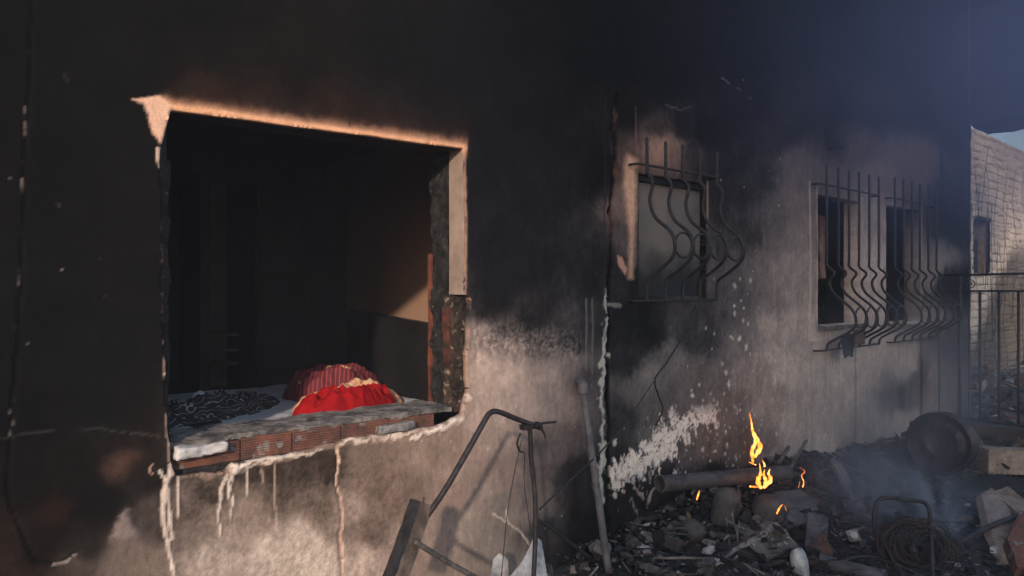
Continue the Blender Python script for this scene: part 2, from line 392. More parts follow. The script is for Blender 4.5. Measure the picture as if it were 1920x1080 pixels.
# picture-space coordinates of every wall vertex, used only to place stains and painted-in light
dep = X*CF[0]+D*CF[1]; PX = 960+F*(X*CR[0]-(-D)*-CR[1])/dep if False else 960+F*(X*CR[0]+D*CR[1])/dep
PY = HOR-F*(Zz-EYE)/dep
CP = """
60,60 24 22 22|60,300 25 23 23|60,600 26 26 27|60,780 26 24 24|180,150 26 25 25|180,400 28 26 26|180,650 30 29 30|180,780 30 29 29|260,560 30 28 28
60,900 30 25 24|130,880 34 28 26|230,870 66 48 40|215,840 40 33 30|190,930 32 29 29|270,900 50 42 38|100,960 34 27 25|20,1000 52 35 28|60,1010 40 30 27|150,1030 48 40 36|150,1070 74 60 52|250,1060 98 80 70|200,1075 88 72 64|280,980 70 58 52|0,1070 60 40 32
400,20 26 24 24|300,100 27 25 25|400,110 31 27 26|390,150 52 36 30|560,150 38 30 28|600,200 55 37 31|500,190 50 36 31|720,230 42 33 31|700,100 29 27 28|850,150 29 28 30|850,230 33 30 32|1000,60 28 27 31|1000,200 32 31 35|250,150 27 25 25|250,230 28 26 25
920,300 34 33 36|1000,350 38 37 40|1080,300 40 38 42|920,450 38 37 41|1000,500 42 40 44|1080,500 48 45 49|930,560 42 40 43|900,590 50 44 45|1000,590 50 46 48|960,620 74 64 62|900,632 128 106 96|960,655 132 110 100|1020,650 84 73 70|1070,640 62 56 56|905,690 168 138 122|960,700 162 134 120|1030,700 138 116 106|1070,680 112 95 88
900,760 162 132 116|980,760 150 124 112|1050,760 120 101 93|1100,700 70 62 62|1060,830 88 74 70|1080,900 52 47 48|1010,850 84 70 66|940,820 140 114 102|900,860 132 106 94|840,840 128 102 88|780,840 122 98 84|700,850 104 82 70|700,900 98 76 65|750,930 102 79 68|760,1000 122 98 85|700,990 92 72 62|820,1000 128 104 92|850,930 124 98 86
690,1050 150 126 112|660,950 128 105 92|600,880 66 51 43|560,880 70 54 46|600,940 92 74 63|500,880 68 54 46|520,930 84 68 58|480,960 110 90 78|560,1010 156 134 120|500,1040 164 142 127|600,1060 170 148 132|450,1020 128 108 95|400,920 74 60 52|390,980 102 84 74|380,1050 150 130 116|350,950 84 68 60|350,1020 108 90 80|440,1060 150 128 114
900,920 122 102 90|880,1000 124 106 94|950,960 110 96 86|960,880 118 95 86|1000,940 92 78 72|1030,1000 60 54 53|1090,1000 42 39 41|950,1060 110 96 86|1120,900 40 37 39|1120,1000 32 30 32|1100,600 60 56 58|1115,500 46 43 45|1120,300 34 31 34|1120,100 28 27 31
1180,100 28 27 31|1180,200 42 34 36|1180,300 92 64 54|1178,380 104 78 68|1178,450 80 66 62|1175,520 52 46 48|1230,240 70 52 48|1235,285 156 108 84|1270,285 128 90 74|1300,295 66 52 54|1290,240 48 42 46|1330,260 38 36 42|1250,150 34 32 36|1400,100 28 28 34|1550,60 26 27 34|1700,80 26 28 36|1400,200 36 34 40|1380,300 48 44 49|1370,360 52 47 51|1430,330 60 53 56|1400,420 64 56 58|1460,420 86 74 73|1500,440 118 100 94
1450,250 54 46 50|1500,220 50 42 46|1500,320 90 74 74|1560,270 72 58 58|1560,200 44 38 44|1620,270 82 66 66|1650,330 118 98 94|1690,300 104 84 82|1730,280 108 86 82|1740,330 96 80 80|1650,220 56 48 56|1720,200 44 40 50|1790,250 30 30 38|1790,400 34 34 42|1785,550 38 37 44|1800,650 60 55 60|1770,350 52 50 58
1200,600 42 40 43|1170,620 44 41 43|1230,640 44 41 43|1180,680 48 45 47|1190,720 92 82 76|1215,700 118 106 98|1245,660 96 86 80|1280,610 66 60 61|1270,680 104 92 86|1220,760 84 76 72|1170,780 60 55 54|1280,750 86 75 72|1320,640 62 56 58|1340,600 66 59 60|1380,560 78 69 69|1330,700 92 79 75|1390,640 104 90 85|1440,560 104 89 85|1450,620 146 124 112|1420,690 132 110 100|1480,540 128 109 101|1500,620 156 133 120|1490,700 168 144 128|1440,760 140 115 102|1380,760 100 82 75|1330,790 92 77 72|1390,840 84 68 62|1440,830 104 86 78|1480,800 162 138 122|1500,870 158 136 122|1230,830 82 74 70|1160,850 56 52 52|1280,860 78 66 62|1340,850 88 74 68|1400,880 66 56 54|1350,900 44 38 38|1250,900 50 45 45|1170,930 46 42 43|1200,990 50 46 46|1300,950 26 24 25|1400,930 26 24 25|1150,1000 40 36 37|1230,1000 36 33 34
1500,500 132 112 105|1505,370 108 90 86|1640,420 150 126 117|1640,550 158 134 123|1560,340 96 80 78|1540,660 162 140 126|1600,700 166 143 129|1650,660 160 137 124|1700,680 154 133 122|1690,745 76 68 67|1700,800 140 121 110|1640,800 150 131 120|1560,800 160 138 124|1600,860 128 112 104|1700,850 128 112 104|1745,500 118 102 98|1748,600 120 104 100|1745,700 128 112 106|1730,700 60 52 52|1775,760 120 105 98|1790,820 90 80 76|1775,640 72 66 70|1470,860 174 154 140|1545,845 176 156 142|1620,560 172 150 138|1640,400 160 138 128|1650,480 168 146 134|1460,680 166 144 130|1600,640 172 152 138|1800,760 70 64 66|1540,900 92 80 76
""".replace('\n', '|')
cps = []  # soot tones by point; the diagonal sunlit wedge is painted in with them
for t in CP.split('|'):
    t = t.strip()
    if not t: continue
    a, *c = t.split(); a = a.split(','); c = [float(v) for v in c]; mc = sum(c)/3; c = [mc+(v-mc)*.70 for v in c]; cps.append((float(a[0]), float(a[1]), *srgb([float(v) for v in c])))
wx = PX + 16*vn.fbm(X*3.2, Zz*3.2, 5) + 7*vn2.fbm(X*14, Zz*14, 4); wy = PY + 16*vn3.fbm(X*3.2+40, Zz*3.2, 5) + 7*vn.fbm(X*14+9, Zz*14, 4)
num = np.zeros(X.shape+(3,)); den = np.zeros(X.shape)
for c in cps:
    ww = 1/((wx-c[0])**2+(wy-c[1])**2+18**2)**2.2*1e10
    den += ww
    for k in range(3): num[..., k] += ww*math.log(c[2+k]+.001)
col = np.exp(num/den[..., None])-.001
dark = col.mean(-1)
# patchy soot
n1 = vn2.fbm(X*9, Zz*9, 6, .6); n2 = vn3.fbm(X*40, Zz*30, 4, .65); n3 = vn.fbm(X*26, Zz*3.2, 5, .6)
col *= np.exp(.34*n1+.22*n2+.12*n3)[..., None]
def blend(mask, c, lin=False):
    global col
    c = np.array(srgb(c)); mask = mask[..., None]
    col = col*(1-mask)+c*mask
relief = .004*vn.fbm(X*2, Zz*2, 4) + .0015*vn2.fbm(X*20, Zz*20, 4)
nz = vn.fbm(X*30, Zz*30, 4, .65); nzb = vn2.fbm(X*70, Zz*70, 3, .7)
# burnt-clean strip over the lintel
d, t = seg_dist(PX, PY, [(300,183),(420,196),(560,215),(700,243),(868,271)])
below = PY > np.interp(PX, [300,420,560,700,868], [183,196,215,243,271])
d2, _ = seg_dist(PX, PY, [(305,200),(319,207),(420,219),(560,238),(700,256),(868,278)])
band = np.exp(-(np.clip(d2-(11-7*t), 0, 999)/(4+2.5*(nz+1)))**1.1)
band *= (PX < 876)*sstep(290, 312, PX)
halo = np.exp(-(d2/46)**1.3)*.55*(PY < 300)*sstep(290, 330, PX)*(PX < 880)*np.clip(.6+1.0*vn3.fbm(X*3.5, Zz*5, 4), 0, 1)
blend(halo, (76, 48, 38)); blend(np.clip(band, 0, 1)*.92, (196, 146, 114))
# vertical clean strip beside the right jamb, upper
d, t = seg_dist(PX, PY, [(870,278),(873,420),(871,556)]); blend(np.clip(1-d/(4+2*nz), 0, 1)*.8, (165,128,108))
# top-left bare plaster corner
def patch(poly, c, amt=1, soft=3, rag=5, rel=0, wrp=True):
    global relief
    x_ = PX+rag*nz+rag*.5*nzb; y_ = PY+rag*vn3.fbm(X*30+7, Zz*30, 4, .65)
    bx0 = min(p[0] for p in poly)-30; bx1 = max(p[0] for p in poly)+30; by0 = min(p[1] for p in poly)-30; by1 = max(p[1] for p in poly)+30
    mk = (PX > bx0) & (PX < bx1) & (PY > by0) & (PY < by1)
    dd, _, _ = nearest(x_[mk], y_[mk], poly); ii = inside(x_[mk], y_[mk], poly)
    sd = np.where(ii, -dd, dd); a = np.zeros(X.shape); a[mk] = 1-sstep(-soft, soft, sd)
    blend(a*amt, c); relief = relief + a*rel
    return a
patch([(246,186),(275,184),(300,180),(320,200),(320,272),(301,270),(288,252),(277,222),(270,196)], (188,150,128), .95, 2.5, 3, -.004)
patch([(294,275),(302,276),(303,320),(297,312),(291,294)], (190,160,140), .95, 1.5, 2)
patch([(202,1008),(222,990),(225,968),(238,957),(250,975),(258,1000),(240,1010),(215,1013)], (118,104,100), .7, 9, 16, -.006)
patch([(190,880),(225,840),(262,850),(240,885),(210,905)], (84,58,48), .55, 16, 8)
patch([(66,960),(100,930),(140,945),(120,980),(80,985)], (66,44,36), .5, 16, 8)
patch([(1160,478),(1170,482),(1179,505),(1176,516),(1164,500)], (170,125,104), .9, 1.5, 2)
# pale glow beside the first barred window
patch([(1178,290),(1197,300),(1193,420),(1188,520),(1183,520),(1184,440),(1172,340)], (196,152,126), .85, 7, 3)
patch([(1328,340),(1331,340),(1331,425),(1328,425)], (150,112,94), .8, 1, .6)
patch([(1318,330),(1327,330),(1327,560),(1318,560)], (44,40,42), .9, 2, 1)
# vertical panel of paler streaked render under the far windows
sx = vn.fbm(X*60, Zz*2.2, 5, .6)
pm = sstep(1516, 1522, PX)*(1-sstep(1722, 1726, PX))*sstep(640, 660, PY)
col *= np.exp(pm*.22*sx)[..., None]
for vx, y0, y1, c, wd, am in ((1603,645,860,(110,92,86),2.2,.7),(1521,340,640,(190,165,150),1.6,.5),(1521,640,880,(96,84,80),1.6,.5),(1728,640,780,(52,46,48),4,.85),(1560,660,700,(100,84,78),1,.5),(1640,690,720,(100,84,78),1,.4),(1110,560,700,(110,104,100),2,.35),(1098,560,690,(120,112,106),1.6,.45),(1194,200,330,(120,100,90),1,.5),(1535,350,600,(190,162,146),2,.5),(1619,370,520,(185,160,145),2,.4),(1730,380,560,(170,150,138),1.6,.4)):
    d, t = seg_dist(PX+2*n1, PY, [(vx,y0),(vx+1,(y0+y1)/2),(vx,y1)]); blend(np.clip(1.3-d/wd, 0, 1)*am, c)
patch([(1684,720),(1698,725),(1697,770),(1690,775),(1684,745)], (62,54,54), .8, 6, 4)
# scorch over door-side heads
patch([(1548,243),(1575,240),(1575,272),(1562,275),(1550,270)], (34,32,38), .7, 5, 4)
patch([(1480,210),(1760,200),(1790,270),(1690,250),(1600,235),(1520,260)], (40,38,46), .5, 22, 12)
# white splashes where water hit the hot soot
core, t = seg_dist(PX, PY, [(1160,893),(1205,865),(1245,830),(1280,797),(1300,785),(1332,775)])
wdt = np.interp(t, [0,.3,.6,1], [27,38,30,20])
sp = vn3.fbm(X*22+Zz*9, Zz*11-X*3, 6, .72)
mk = sstep(.05, .16, (1-core/wdt)*.75+sp*.9-.12)
mk = mk*sstep(-.26, .0, nz+.6*nzb+mk*.15)
blend(mk*sstep(745, 790, PY)*.95, (200,184,172))
relief = relief-.003*mk
for k, (cx, cy, sxx, syy, n_, lo, hi) in enumerate(((1370,600,22,55,22,.9,4),(1340,800,45,34,60,.9,3.2),(1275,845,60,30,70,.8,2.6),(1350,780,60,45,36,.8,2.6),(1180,880,36,24,60,1,5),(1420,700,40,60,22,.8,2),(900,900,200,120,30,.6,1.4),(150,500,120,300,26,.5,1.4),(1440,430,60,120,20,.7,1.8),(1220,900,60,40,40,.8,2.5))):
    rr = random.Random(k)
    for i in range(n_):
        ax = rr.gauss(cx, sxx); ay = rr.gauss(cy, syy); s_ = rr.uniform(lo, hi)*rr.uniform(.5, 1)
        mk = (np.abs(PX-ax) < s_*4+3) & (np.abs(PY-ay) < s_*6+3)
        if not mk.any(): continue
        q = np.hypot((PX[mk]-ax)/s_, (PY[mk]-ay)/(s_*1.9))+1.1*nz[mk]+.7*nzb[mk]
        a = np.zeros(X.shape); a[mk] = 1-sstep(.7, 1.2, q); blend(a*rr.uniform(.2, .8)*(.5 if cx == 150 else 1), (190,178,166))
# lines: drips, cracks
def line(pts, wd, c, amt=.9, rel=0, wob=3, gaps=0, taper=False, freq=12):
    global relief
    if taper: wd *= .78; freq = 20
    xx = PX+wob*vn.fbm(X*freq, Zz*freq, 3); yy = PY+wob*vn2.fbm(X*freq, Zz*freq, 3)
    x0 = min(p[0] for p in pts)-wd*4-12; x1 = max(p[0] for p in pts)+wd*4+12; y0 = min(p[1] for p in pts)-wd*4-12; y1 = max(p[1] for p in pts)+wd*4+12
    mk = (PX > x0) & (PX < x1) & (PY > y0) & (PY < y1)
    d, t = seg_dist(xx[mk], yy[mk], pts)
    ww = wd*(1+.5*nz[mk])*((1-.6*t) if taper else 1)
    a = np.zeros(X.shape); v = 1-sstep(.6, 1.25, d/np.maximum(ww, .3))
    if gaps: v = v*sstep(-.1, .15, vn3.fbm(X[mk]*6, Zz[mk]*6, 4)+gaps)
    a[mk] = v; blend(a*amt, c); relief = relief + a*rel
WH = (176,160,150)
line([(322,872),(314,900),(306,930),(305,965),(312,1010),(319,1040),(326,1085)], 9, WH, .95, -.005, taper=True)
line([(300,885),(312,905),(318,960),(322,1010)], 4, WH, .9, -.004)
line([(334,890),(333,930),(335,975)], 3.4, WH, .9, -.004, taper=True)
line([(425,890),(414,915),(410,960),(411,1008)], 5, WH, .95, -.004, 2, taper=True)
line([(432,888),(428,920),(433,975)], 3.8, WH, .9, -.004, 2, taper=True)
line([(440,880),(434,910),(436,948)], 3, WH, .9, -.004, 2, taper=True)
line([(462,880),(463,912),(461,946)], 4, WH, .95, -.004, 2, taper=True)
line([(513,868),(516,930),(518,992)], 2, (150,130,116), .7, 0, 2)
line([(490,880),(491,908)], 2, (150,130,116), .6)
line([(630,835),(634,870),(630,905),(637,940)], 5, (190,160,140), .9, .006, 4, taper=True)
line([(637,930),(640,980),(636,1030),(641,1085)], 2.6, (120,96,84), .8, .006, 4)
line([(640,930),(644,980),(641,1030),(645,1085)], 1.6, (178,150,134), .6, 0, 4)
line([(0,822),(60,812),(130,806),(182,802),(240,812),(300,818)], 1.9, (66,62,60), .6, .001, 5)
line([(62,-20),(60,40),(57,110),(50,200),(46,300),(42,420),(40,520),(34,620),(28,720),(20,830),(14,900),(22,960),(45,1010),(62,1052),(110,1056),(140,1040)], 2.6, (12,11,12), .9, .010, 5)
line([(58,-20),(57,40),(54,110),(48,200),(43,300),(40,420),(37,520),(31,620),(25,720),(17,830),(12,900)], 1.3, (112,100,92), .6, 0, 6, gaps=-.16, freq=20)
line([(100,1058),(125,1052),(140,1040)], 2.5, (120,110,104), .8)
line([(650,128),(644,160),(646,190),(655,215),(657,240)], 1.0, (50,43,40), .6, .001, 4)
line([(1356,146),(1380,160),(1412,184)], 1.6, (104,94,92), .6, 0, 3, gaps=.1)
line([(1250,195),(1280,205),(1300,198)], 1.2, (84,78,80), .6, 0, 3)
line([(925,965),(938,970),(950,978),(948,955),(956,980),(972,992),(985,1008),(994,1020)], 1.4, (186,166,150), .8, -.002, 4, gaps=.1)
line([(120,140),(128,152)], 3, (60,56,54), .8); line([(108,382),(112,388)], 2, (70,66,64), .8)
line([(285,890),(278,880),(286,870)], 2, (150,120,104), .8)
# pale torn lip of render round the lower edge of the bedroom window
LIP = [(335,880),(380,889),(430,876),(470,868),(540,856),(600,842),(640,830),(700,822),(760,815),(810,806),(850,794),(872,775),(878,740)]
line(LIP, 9, (132,110,98), .55, -.003, 14, freq=9)
line(LIP, 3.4, (184,168,156), .85, -.004, 11, gaps=.12, freq=26)
line([(440,880),(475,864),(530,858)], 5.5, (186,172,162), .85, -.007, 10, freq=28)
line([(770,820),(830,804),(866,786)], 5.5, (192,178,168), .85, -.005, 10, freq=28, gaps=.2)
line([(880,562),(880,620),(875,680),(878,740)], 2.4, (140,114,100), .8, -.003, 5, gaps=.15)
line([(304,330),(306,450),(307,600),(310,640)], 1.3, (90,74,66), .7, 0, 2)
line([(309,640),(312,700),(315,760),(319,860)], 3, (176,148,130), .9, 0, 2)
# gap between the two builds, with ragged pale edge
line([(1160,180),(1152,240),(1158,300),(1148,380),(1152,440),(1146,520)], 5, (20,18,20), .9, .02, 7)
line([(1148,170),(1160,215),(1150,262),(1162,330),(1152,400),(1155,450)], 3, (88,62,52), .75, 0, 8, gaps=.05)
line([(1143,520),(1142,620),(1140,700),(1143,800),(1140,900),(1139,1000),(1139,1060)], 4.5, (16,14,15), .95, .024, 4)
line([(1141,530),(1137,600),(1132,680),(1128,740),(1131,800),(1129,880),(1128,960)], 4.4, (160,156,146), .85, -.004, 12, gaps=.16, freq=20)
line([(1131,540),(1131,640)], 2, (60,54,54), .6)
line([(1142,571),(1164,574)], 4, (110,106,102), .8)
line([(1134,180),(1135,350),(1133,530)], 2, (62,48,46), .6)
line([(1768,215),(1768,330)], 3, (30,30,36), .8, 0)
line([(1385,700),(1386,760)], 1, (80,60,54), .4)
line([(1255,760),(1280,720),(1300,680)], .9, (60,52,52), .3)
# scorched hollows low on the wall
line([(1155,905),(1175,900),(1192,908),(1205,930),(1212,960),(1222,925),(1232,912)], 2.2, (150,138,128), .7, -.003, 7, gaps=.15)
line([(1165,960),(1185,935),(1200,980),(1185,1010),(1165,1020)], 2, (140,128,120), .5, 0, 9, gaps=.05)
patch([(1205,940),(1216,935),(1222,955),(1212,970)], (14,13,14), .9, 4, 5, .01)
patch([(1225,1000),(1262,985),(1265,1010),(1235,1015)], (120,66,52), .6, 5, 8)
patch([(1395,800),(1412,795),(1420,880),(1392,880)], (92,60,48), .6, 10, 6)
# salt-like bloom under window 2/3
pf = sstep(760, 860, PY)*(PX > 1480)*(PX < 1720)*sstep(.1, .5, vn2.fbm(X*12, Zz*8, 5))
blend(pf*.35, (120,116,122))
# crumbled render between 640 and 640: speckled soot boundary
SB = vn3.fbm(X*60, Zz*60, 4, .8)
bd = np.exp(-((PY-(632+.10*(PX-900)))/34)**2)*(PX > 884)*(PX < 1090)
col *= np.exp(bd*1.5*np.clip(SB, -.8, .5))[..., None]
bd = sstep(820, 900, PY)*(PX > 320)*(PX < 760); col *= np.exp(bd*.55*np.clip(SB, -.8, .4))[..., None]
bd = (PX > 1200)*(PX < 1520)*sstep(500, 620, PY); col *= np.exp(bd*.30*np.clip(SB, -.8, .4))[..., None]
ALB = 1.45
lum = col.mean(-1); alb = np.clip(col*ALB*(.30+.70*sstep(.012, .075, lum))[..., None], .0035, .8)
# relief of the second build, set 1 cm back beyond the gap; far panel 8 mm proud
Yw = -relief*-1.0
Yw = np.where(X > at_y(1146, 500).x, Yw+.012, Yw)
pm = (X > at_y(1521, 600).x) & (X < at_y(1726, 600).x) & (Zz < 1.18); Yw = np.where(pm, Yw-.014, Yw)
nx, nz_ = X.shape; idx = np.arange(nx*nz_).reshape(nx, nz_)
q = np.stack([idx[:-1,:-1], idx[1:,:-1], idx[1:,1:], idx[:-1,1:]], -1)
quads = q[~cell_dead]
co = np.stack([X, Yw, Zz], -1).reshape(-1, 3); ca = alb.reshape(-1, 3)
# rims: quads around each hole going back
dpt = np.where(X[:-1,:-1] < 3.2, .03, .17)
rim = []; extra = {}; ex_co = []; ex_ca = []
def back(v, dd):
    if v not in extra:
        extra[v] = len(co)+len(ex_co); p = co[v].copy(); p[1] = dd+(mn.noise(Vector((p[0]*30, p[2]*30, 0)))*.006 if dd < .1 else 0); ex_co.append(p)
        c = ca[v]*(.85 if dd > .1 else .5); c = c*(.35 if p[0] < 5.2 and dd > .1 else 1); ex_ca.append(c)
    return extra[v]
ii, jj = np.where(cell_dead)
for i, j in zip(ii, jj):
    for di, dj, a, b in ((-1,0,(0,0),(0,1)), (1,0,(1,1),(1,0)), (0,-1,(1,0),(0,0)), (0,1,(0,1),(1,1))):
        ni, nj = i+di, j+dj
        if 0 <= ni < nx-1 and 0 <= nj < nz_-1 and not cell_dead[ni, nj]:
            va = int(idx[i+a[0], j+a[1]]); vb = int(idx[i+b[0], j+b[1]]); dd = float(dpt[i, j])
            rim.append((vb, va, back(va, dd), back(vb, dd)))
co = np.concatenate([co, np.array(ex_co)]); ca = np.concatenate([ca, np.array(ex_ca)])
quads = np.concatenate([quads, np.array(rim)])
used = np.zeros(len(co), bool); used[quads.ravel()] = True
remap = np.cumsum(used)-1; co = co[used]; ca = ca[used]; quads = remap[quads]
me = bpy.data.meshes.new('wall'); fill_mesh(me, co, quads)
at = me.color_attributes.new('stain_and_light', 'FLOAT_COLOR', 'POINT'); at.data.foreach_set('color', np.concatenate([ca, np.ones((len(ca),1))], 1).astype(np.float32).ravel())
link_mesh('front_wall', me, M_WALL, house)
def bx(name, lo, hi, m, parent=house, **k): return rough_box(name, lo, hi, m, parent, **k)
XL = at_y(319, 500).x; XR = at_y(869, 500).x; ZL = 2.335; Z2 = ZTOP-.10
# masonry behind the render (jambs, lintel, parapet under the sill)
CO = .034; WT = .30
bx('masonry', (-1.7,CO,-.1), (XL-.004,WT,Z2-.03), M_CHAR, res=.05, amp=.006)
bx('masonry', (XR+.035,CO,-.1), (3.24,WT,Z2-.03), M_CHAR, res=.05, amp=.004, seed=2)
bx('lintel', (XL-.02,CO,ZL-.005), (XR+.06,WT,Z2-.035), M_CHAR, res=.08, amp=.003, seed=3)
bx('masonry', (XL-.02,CO,-.1), (XR+.06,WT,.90), M_CHAR, res=.08, amp=.003, seed=4)
# clean painted upper right reveal
zr0 = at_y(869, 556).z; x0 = at_y(869, 400).x
bx('window_reveal', (x0-.004,.004,zr0+.01), (x0+.032,.115,ZL+.0), mat('reveal_paint', (.40,.30,.245), (.26,.19,.155), scale=8, bump=.3), res=.05, amp=.0015)
# charred timber frame at the right jamb: ragged upright, thin red-brown sash stile
bx('window_frame', (XR-.005,.13,.98), (XR+.05,.27,ZL), M_CHAR, res=.02, amp=.02, seed=5, freq=12)
bx('window_frame', (XR-.012,.268,1.0), (XR+.004,.292,1.80), mat('scorched_timber', (.22,.065,.035), (.07,.025,.018), scale=14, bump=.6), res=.03, amp=.003, seed=6)
bx('broken_jamb', (XR-.022,.04,.98), (XR+.06,.13,zr0), M_JAMB, res=.011, amp=.020, seed=7, freq=15)
bx('exposed_brick', (XR-.030,.085,1.20), (XR-.006,.135,1.52), M_JBRICK, res=.012, amp=.011, seed=8)
bx('window_frame', (XL-.012,.05,.98), (XL+.012,.26,2.10), M_CHAR, res=.02, amp=.012, seed=9, freq=14)
bx('lintel_plaster', (XL,.02,ZL-.012), (XR+.02,.06,ZL+.02), M_CHAR, res=.05, amp=.003, seed=19)
# sill: hollow clay bricks laid on the parapet, mortar and ash on top
def ribbed_brick(x0, x1, z0, z1, dy, seed):
    bm = bmesh.new(); rows = 26; cols = 14; V = {}
    y0 = .026+dy
    for i in range(cols+1):
        for j in range(rows+1):
            x = x0+(x1-x0)*i/cols; z = z0+(z1-z0)*j/rows
            y = y0+(.0035 if j % 3 == 1 else 0)+.002*mn.noise(Vector((x*20, z*20, seed)))
            if j == rows: z += .006*mn.noise(Vector((x*30, seed, 1)))
            V[i,j] = bm.verts.new((x, y, z))
    for i in range(cols):
        for j in range(rows): bm.faces.new((V[i,j], V[i+1,j], V[i+1,j+1], V[i,j+1]))
    T = [bm.verts.new((x0+(x1-x0)*i/cols, WT-.01, z1+.004*mn.noise(Vector((i, seed, 4))))) for i in range(cols+1)]
    for i in range(cols): bm.faces.new((V[i,rows], V[i+1,rows], T[i+1], T[i]))
    for e in (0, cols):
        f = [V[e,j] for j in range(rows+1)]+[T[e], bm.verts.new((V[e,0].co.x, WT-.01, z0))]; bm.faces.new(f)
    return from_bm('sill_brick', bm, M_BRICK, house, False)
edges = [at_y(p, 800).x for p in (322, 456, 553, 645, 735, 822)]
for i in range(5):
    ribbed_brick(edges[i]+.004, edges[i+1]-.003, .903, (.985,.992,.995,.99,.985)[i], (.004,0,.003,-.001,.006)[i], i*7)
bx('mortar_bed', (XL+.005,.034,.985), (XR-.05,WT,1.010), M_MORTAR, res=.010, amp=.009, seed=10, freq=14)
for a, b, hh, sd in (((326,852),(425,846),.022,1),((706,806),(775,800),.02,2)):
    p = at_y(*a, .01); q = at_y(*b, .01)
    bx('foam_lump' if sd == 1 else 'plaster_lump', (p.x,-.012,p.z-.018), (q.x,.10,p.z+hh), M_FOAM if sd == 1 else M_ASH, res=.012, amp=.012, seed=20+sd, freq=12, smooth=True)
# shell: side, back, roof, floors of the rooms
RX = 3.2; RY = 3.0
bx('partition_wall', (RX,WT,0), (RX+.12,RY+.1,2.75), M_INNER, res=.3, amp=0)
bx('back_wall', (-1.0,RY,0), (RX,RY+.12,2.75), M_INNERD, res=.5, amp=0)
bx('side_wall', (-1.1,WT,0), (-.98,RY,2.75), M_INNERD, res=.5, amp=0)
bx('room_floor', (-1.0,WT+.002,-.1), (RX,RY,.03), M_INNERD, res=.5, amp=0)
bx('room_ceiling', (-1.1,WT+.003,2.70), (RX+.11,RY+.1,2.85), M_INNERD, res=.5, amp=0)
M_SOFF = mat('sooty_soffit', (.022,.021,.024), (.012,.012,.013), rough=.95, scale=4, bump=.5)
bx('roof', (-1.9,-.45,Z2+.002), (XEND+1.0,RY+.6,Z2+.20), M_SOFF, res=.12, amp=.018, seed=12)
bx('upper_storey_overhang', (XEND+.033,-1.3,3.66), (XEND+.95,.06,Z2-.003), M_SOFF, res=.07, amp=.035, seed=14, freq=5)
# far rooms: dark enclosing walls, end wall
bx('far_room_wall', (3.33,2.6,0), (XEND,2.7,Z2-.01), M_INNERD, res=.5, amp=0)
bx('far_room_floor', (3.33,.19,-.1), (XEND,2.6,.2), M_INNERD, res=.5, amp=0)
bx('end_wall', (XEND-.02,-.006,-.1), (XEND+.028,2.8,Z2-.012), mat('end_wall_render', (.07,.06,.058), (.015,.014,.016), scale=2.2, bump=.5), res=.04, amp=.010, seed=13)
M_SOOTIN = mat('sooty_reveal', (.02,.02,.022), (.008,.008,.009), scale=5)
for (x0, x1, z0, z1), sd in ((W2,1), (W3,2)):
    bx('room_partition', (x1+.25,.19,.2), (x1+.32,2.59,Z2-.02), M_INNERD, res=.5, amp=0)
    # heap of charred goods seen through the opening
    bx('window_sill', (x0-.01,-.045,z0-.03), (x1+.01,.16,z0-.001), M_PALE if sd == 2 else M_MORTAR, res=.03, amp=.006, seed=30+sd)
    bx('charred_shelf', (x0*1.15+.0,.45,z0-.3), (x0*1.15+.2,.65,z0+.62), M_CHAR, res=.05, amp=.04, seed=40+sd, freq=8)
M_PANE = mat('smoked_pane', (.23,.18,.148), (.11,.10,.095), rough=.6, scale=1.6, bump=.05)
_n = M_PANE.node_tree; _b = _n.nodes['Principled BSDF']; _tc = _n.nodes.new('ShaderNodeTexCoord'); _sp = _n.nodes.new('ShaderNodeSeparateXYZ'); _n.links.new(_tc.outputs['Object'], _sp.inputs[0])
_no = _n.nodes.new('ShaderNodeTexNoise'); _no.inputs['Scale'].default_value = 5; _n.links.new(_tc.outputs['Object'], _no.inputs['Vector'])
_ad = _n.nodes.new('ShaderNodeMath'); _ad.operation = 'MULTIPLY_ADD'; _n.links.new(_no.outputs['Fac'], _ad.inputs[0]); _ad.inputs[1].default_value = .35; _n.links.new(_sp.outputs['Z'], _ad.inputs[2])
_mr = _n.nodes.new('ShaderNodeMapRange'); _mr.interpolation_type = 'SMOOTHSTEP'; _mr.inputs[1].default_value = 1.82; _mr.inputs[2].default_value = 2.12; _n.links.new(_ad.outputs[0], _mr.inputs[0])
_mx = _n.nodes.new('ShaderNodeMix'); _mx.data_type = 'RGBA'; _n.links.new(_mr.outputs[0], _mx.inputs[0]); _mx.inputs[6].default_value = (.018,.018,.02,1)
_n.links.new(_b.inputs['Base Color'].links[0].from_socket, _mx.inputs[7]); _n.links.new(_mx.outputs[2], _b.inputs['Base Color'])
bx('window_pane', (W1[0]-.02,.062,W1[2]-.02), (W1[1]+.02,.075,W1[3]+.02), M_PANE, res=.4, amp=0)
bx('window_frame', (W1[0]+.0,.034,W1[3]-.045), (W1[1],.060,W1[3]-.008), M_CHAR, res=.04, amp=.003, seed=50)
bx('window_frame', (W1[0]+.004,.034,W1[2]+.01), (W1[0]+.03,.060,W1[3]-.05), M_CHAR, res=.04, amp=.003, seed=51)
0 and bx('window_frame', (W1[1]-.05,.10,W1[2]+.01), (W1[1]-.004,.134,W1[3]-.06), M_CHAR, res=.04, amp=.003, seed=52)
bx('peeling_board', (6.99,.30,1.72), (7.10,.33,2.32), mat('scorched_board', (.34,.24,.20), (.10,.03,.03), scale=6, bump=.4), res=.03, amp=.012, seed=53)

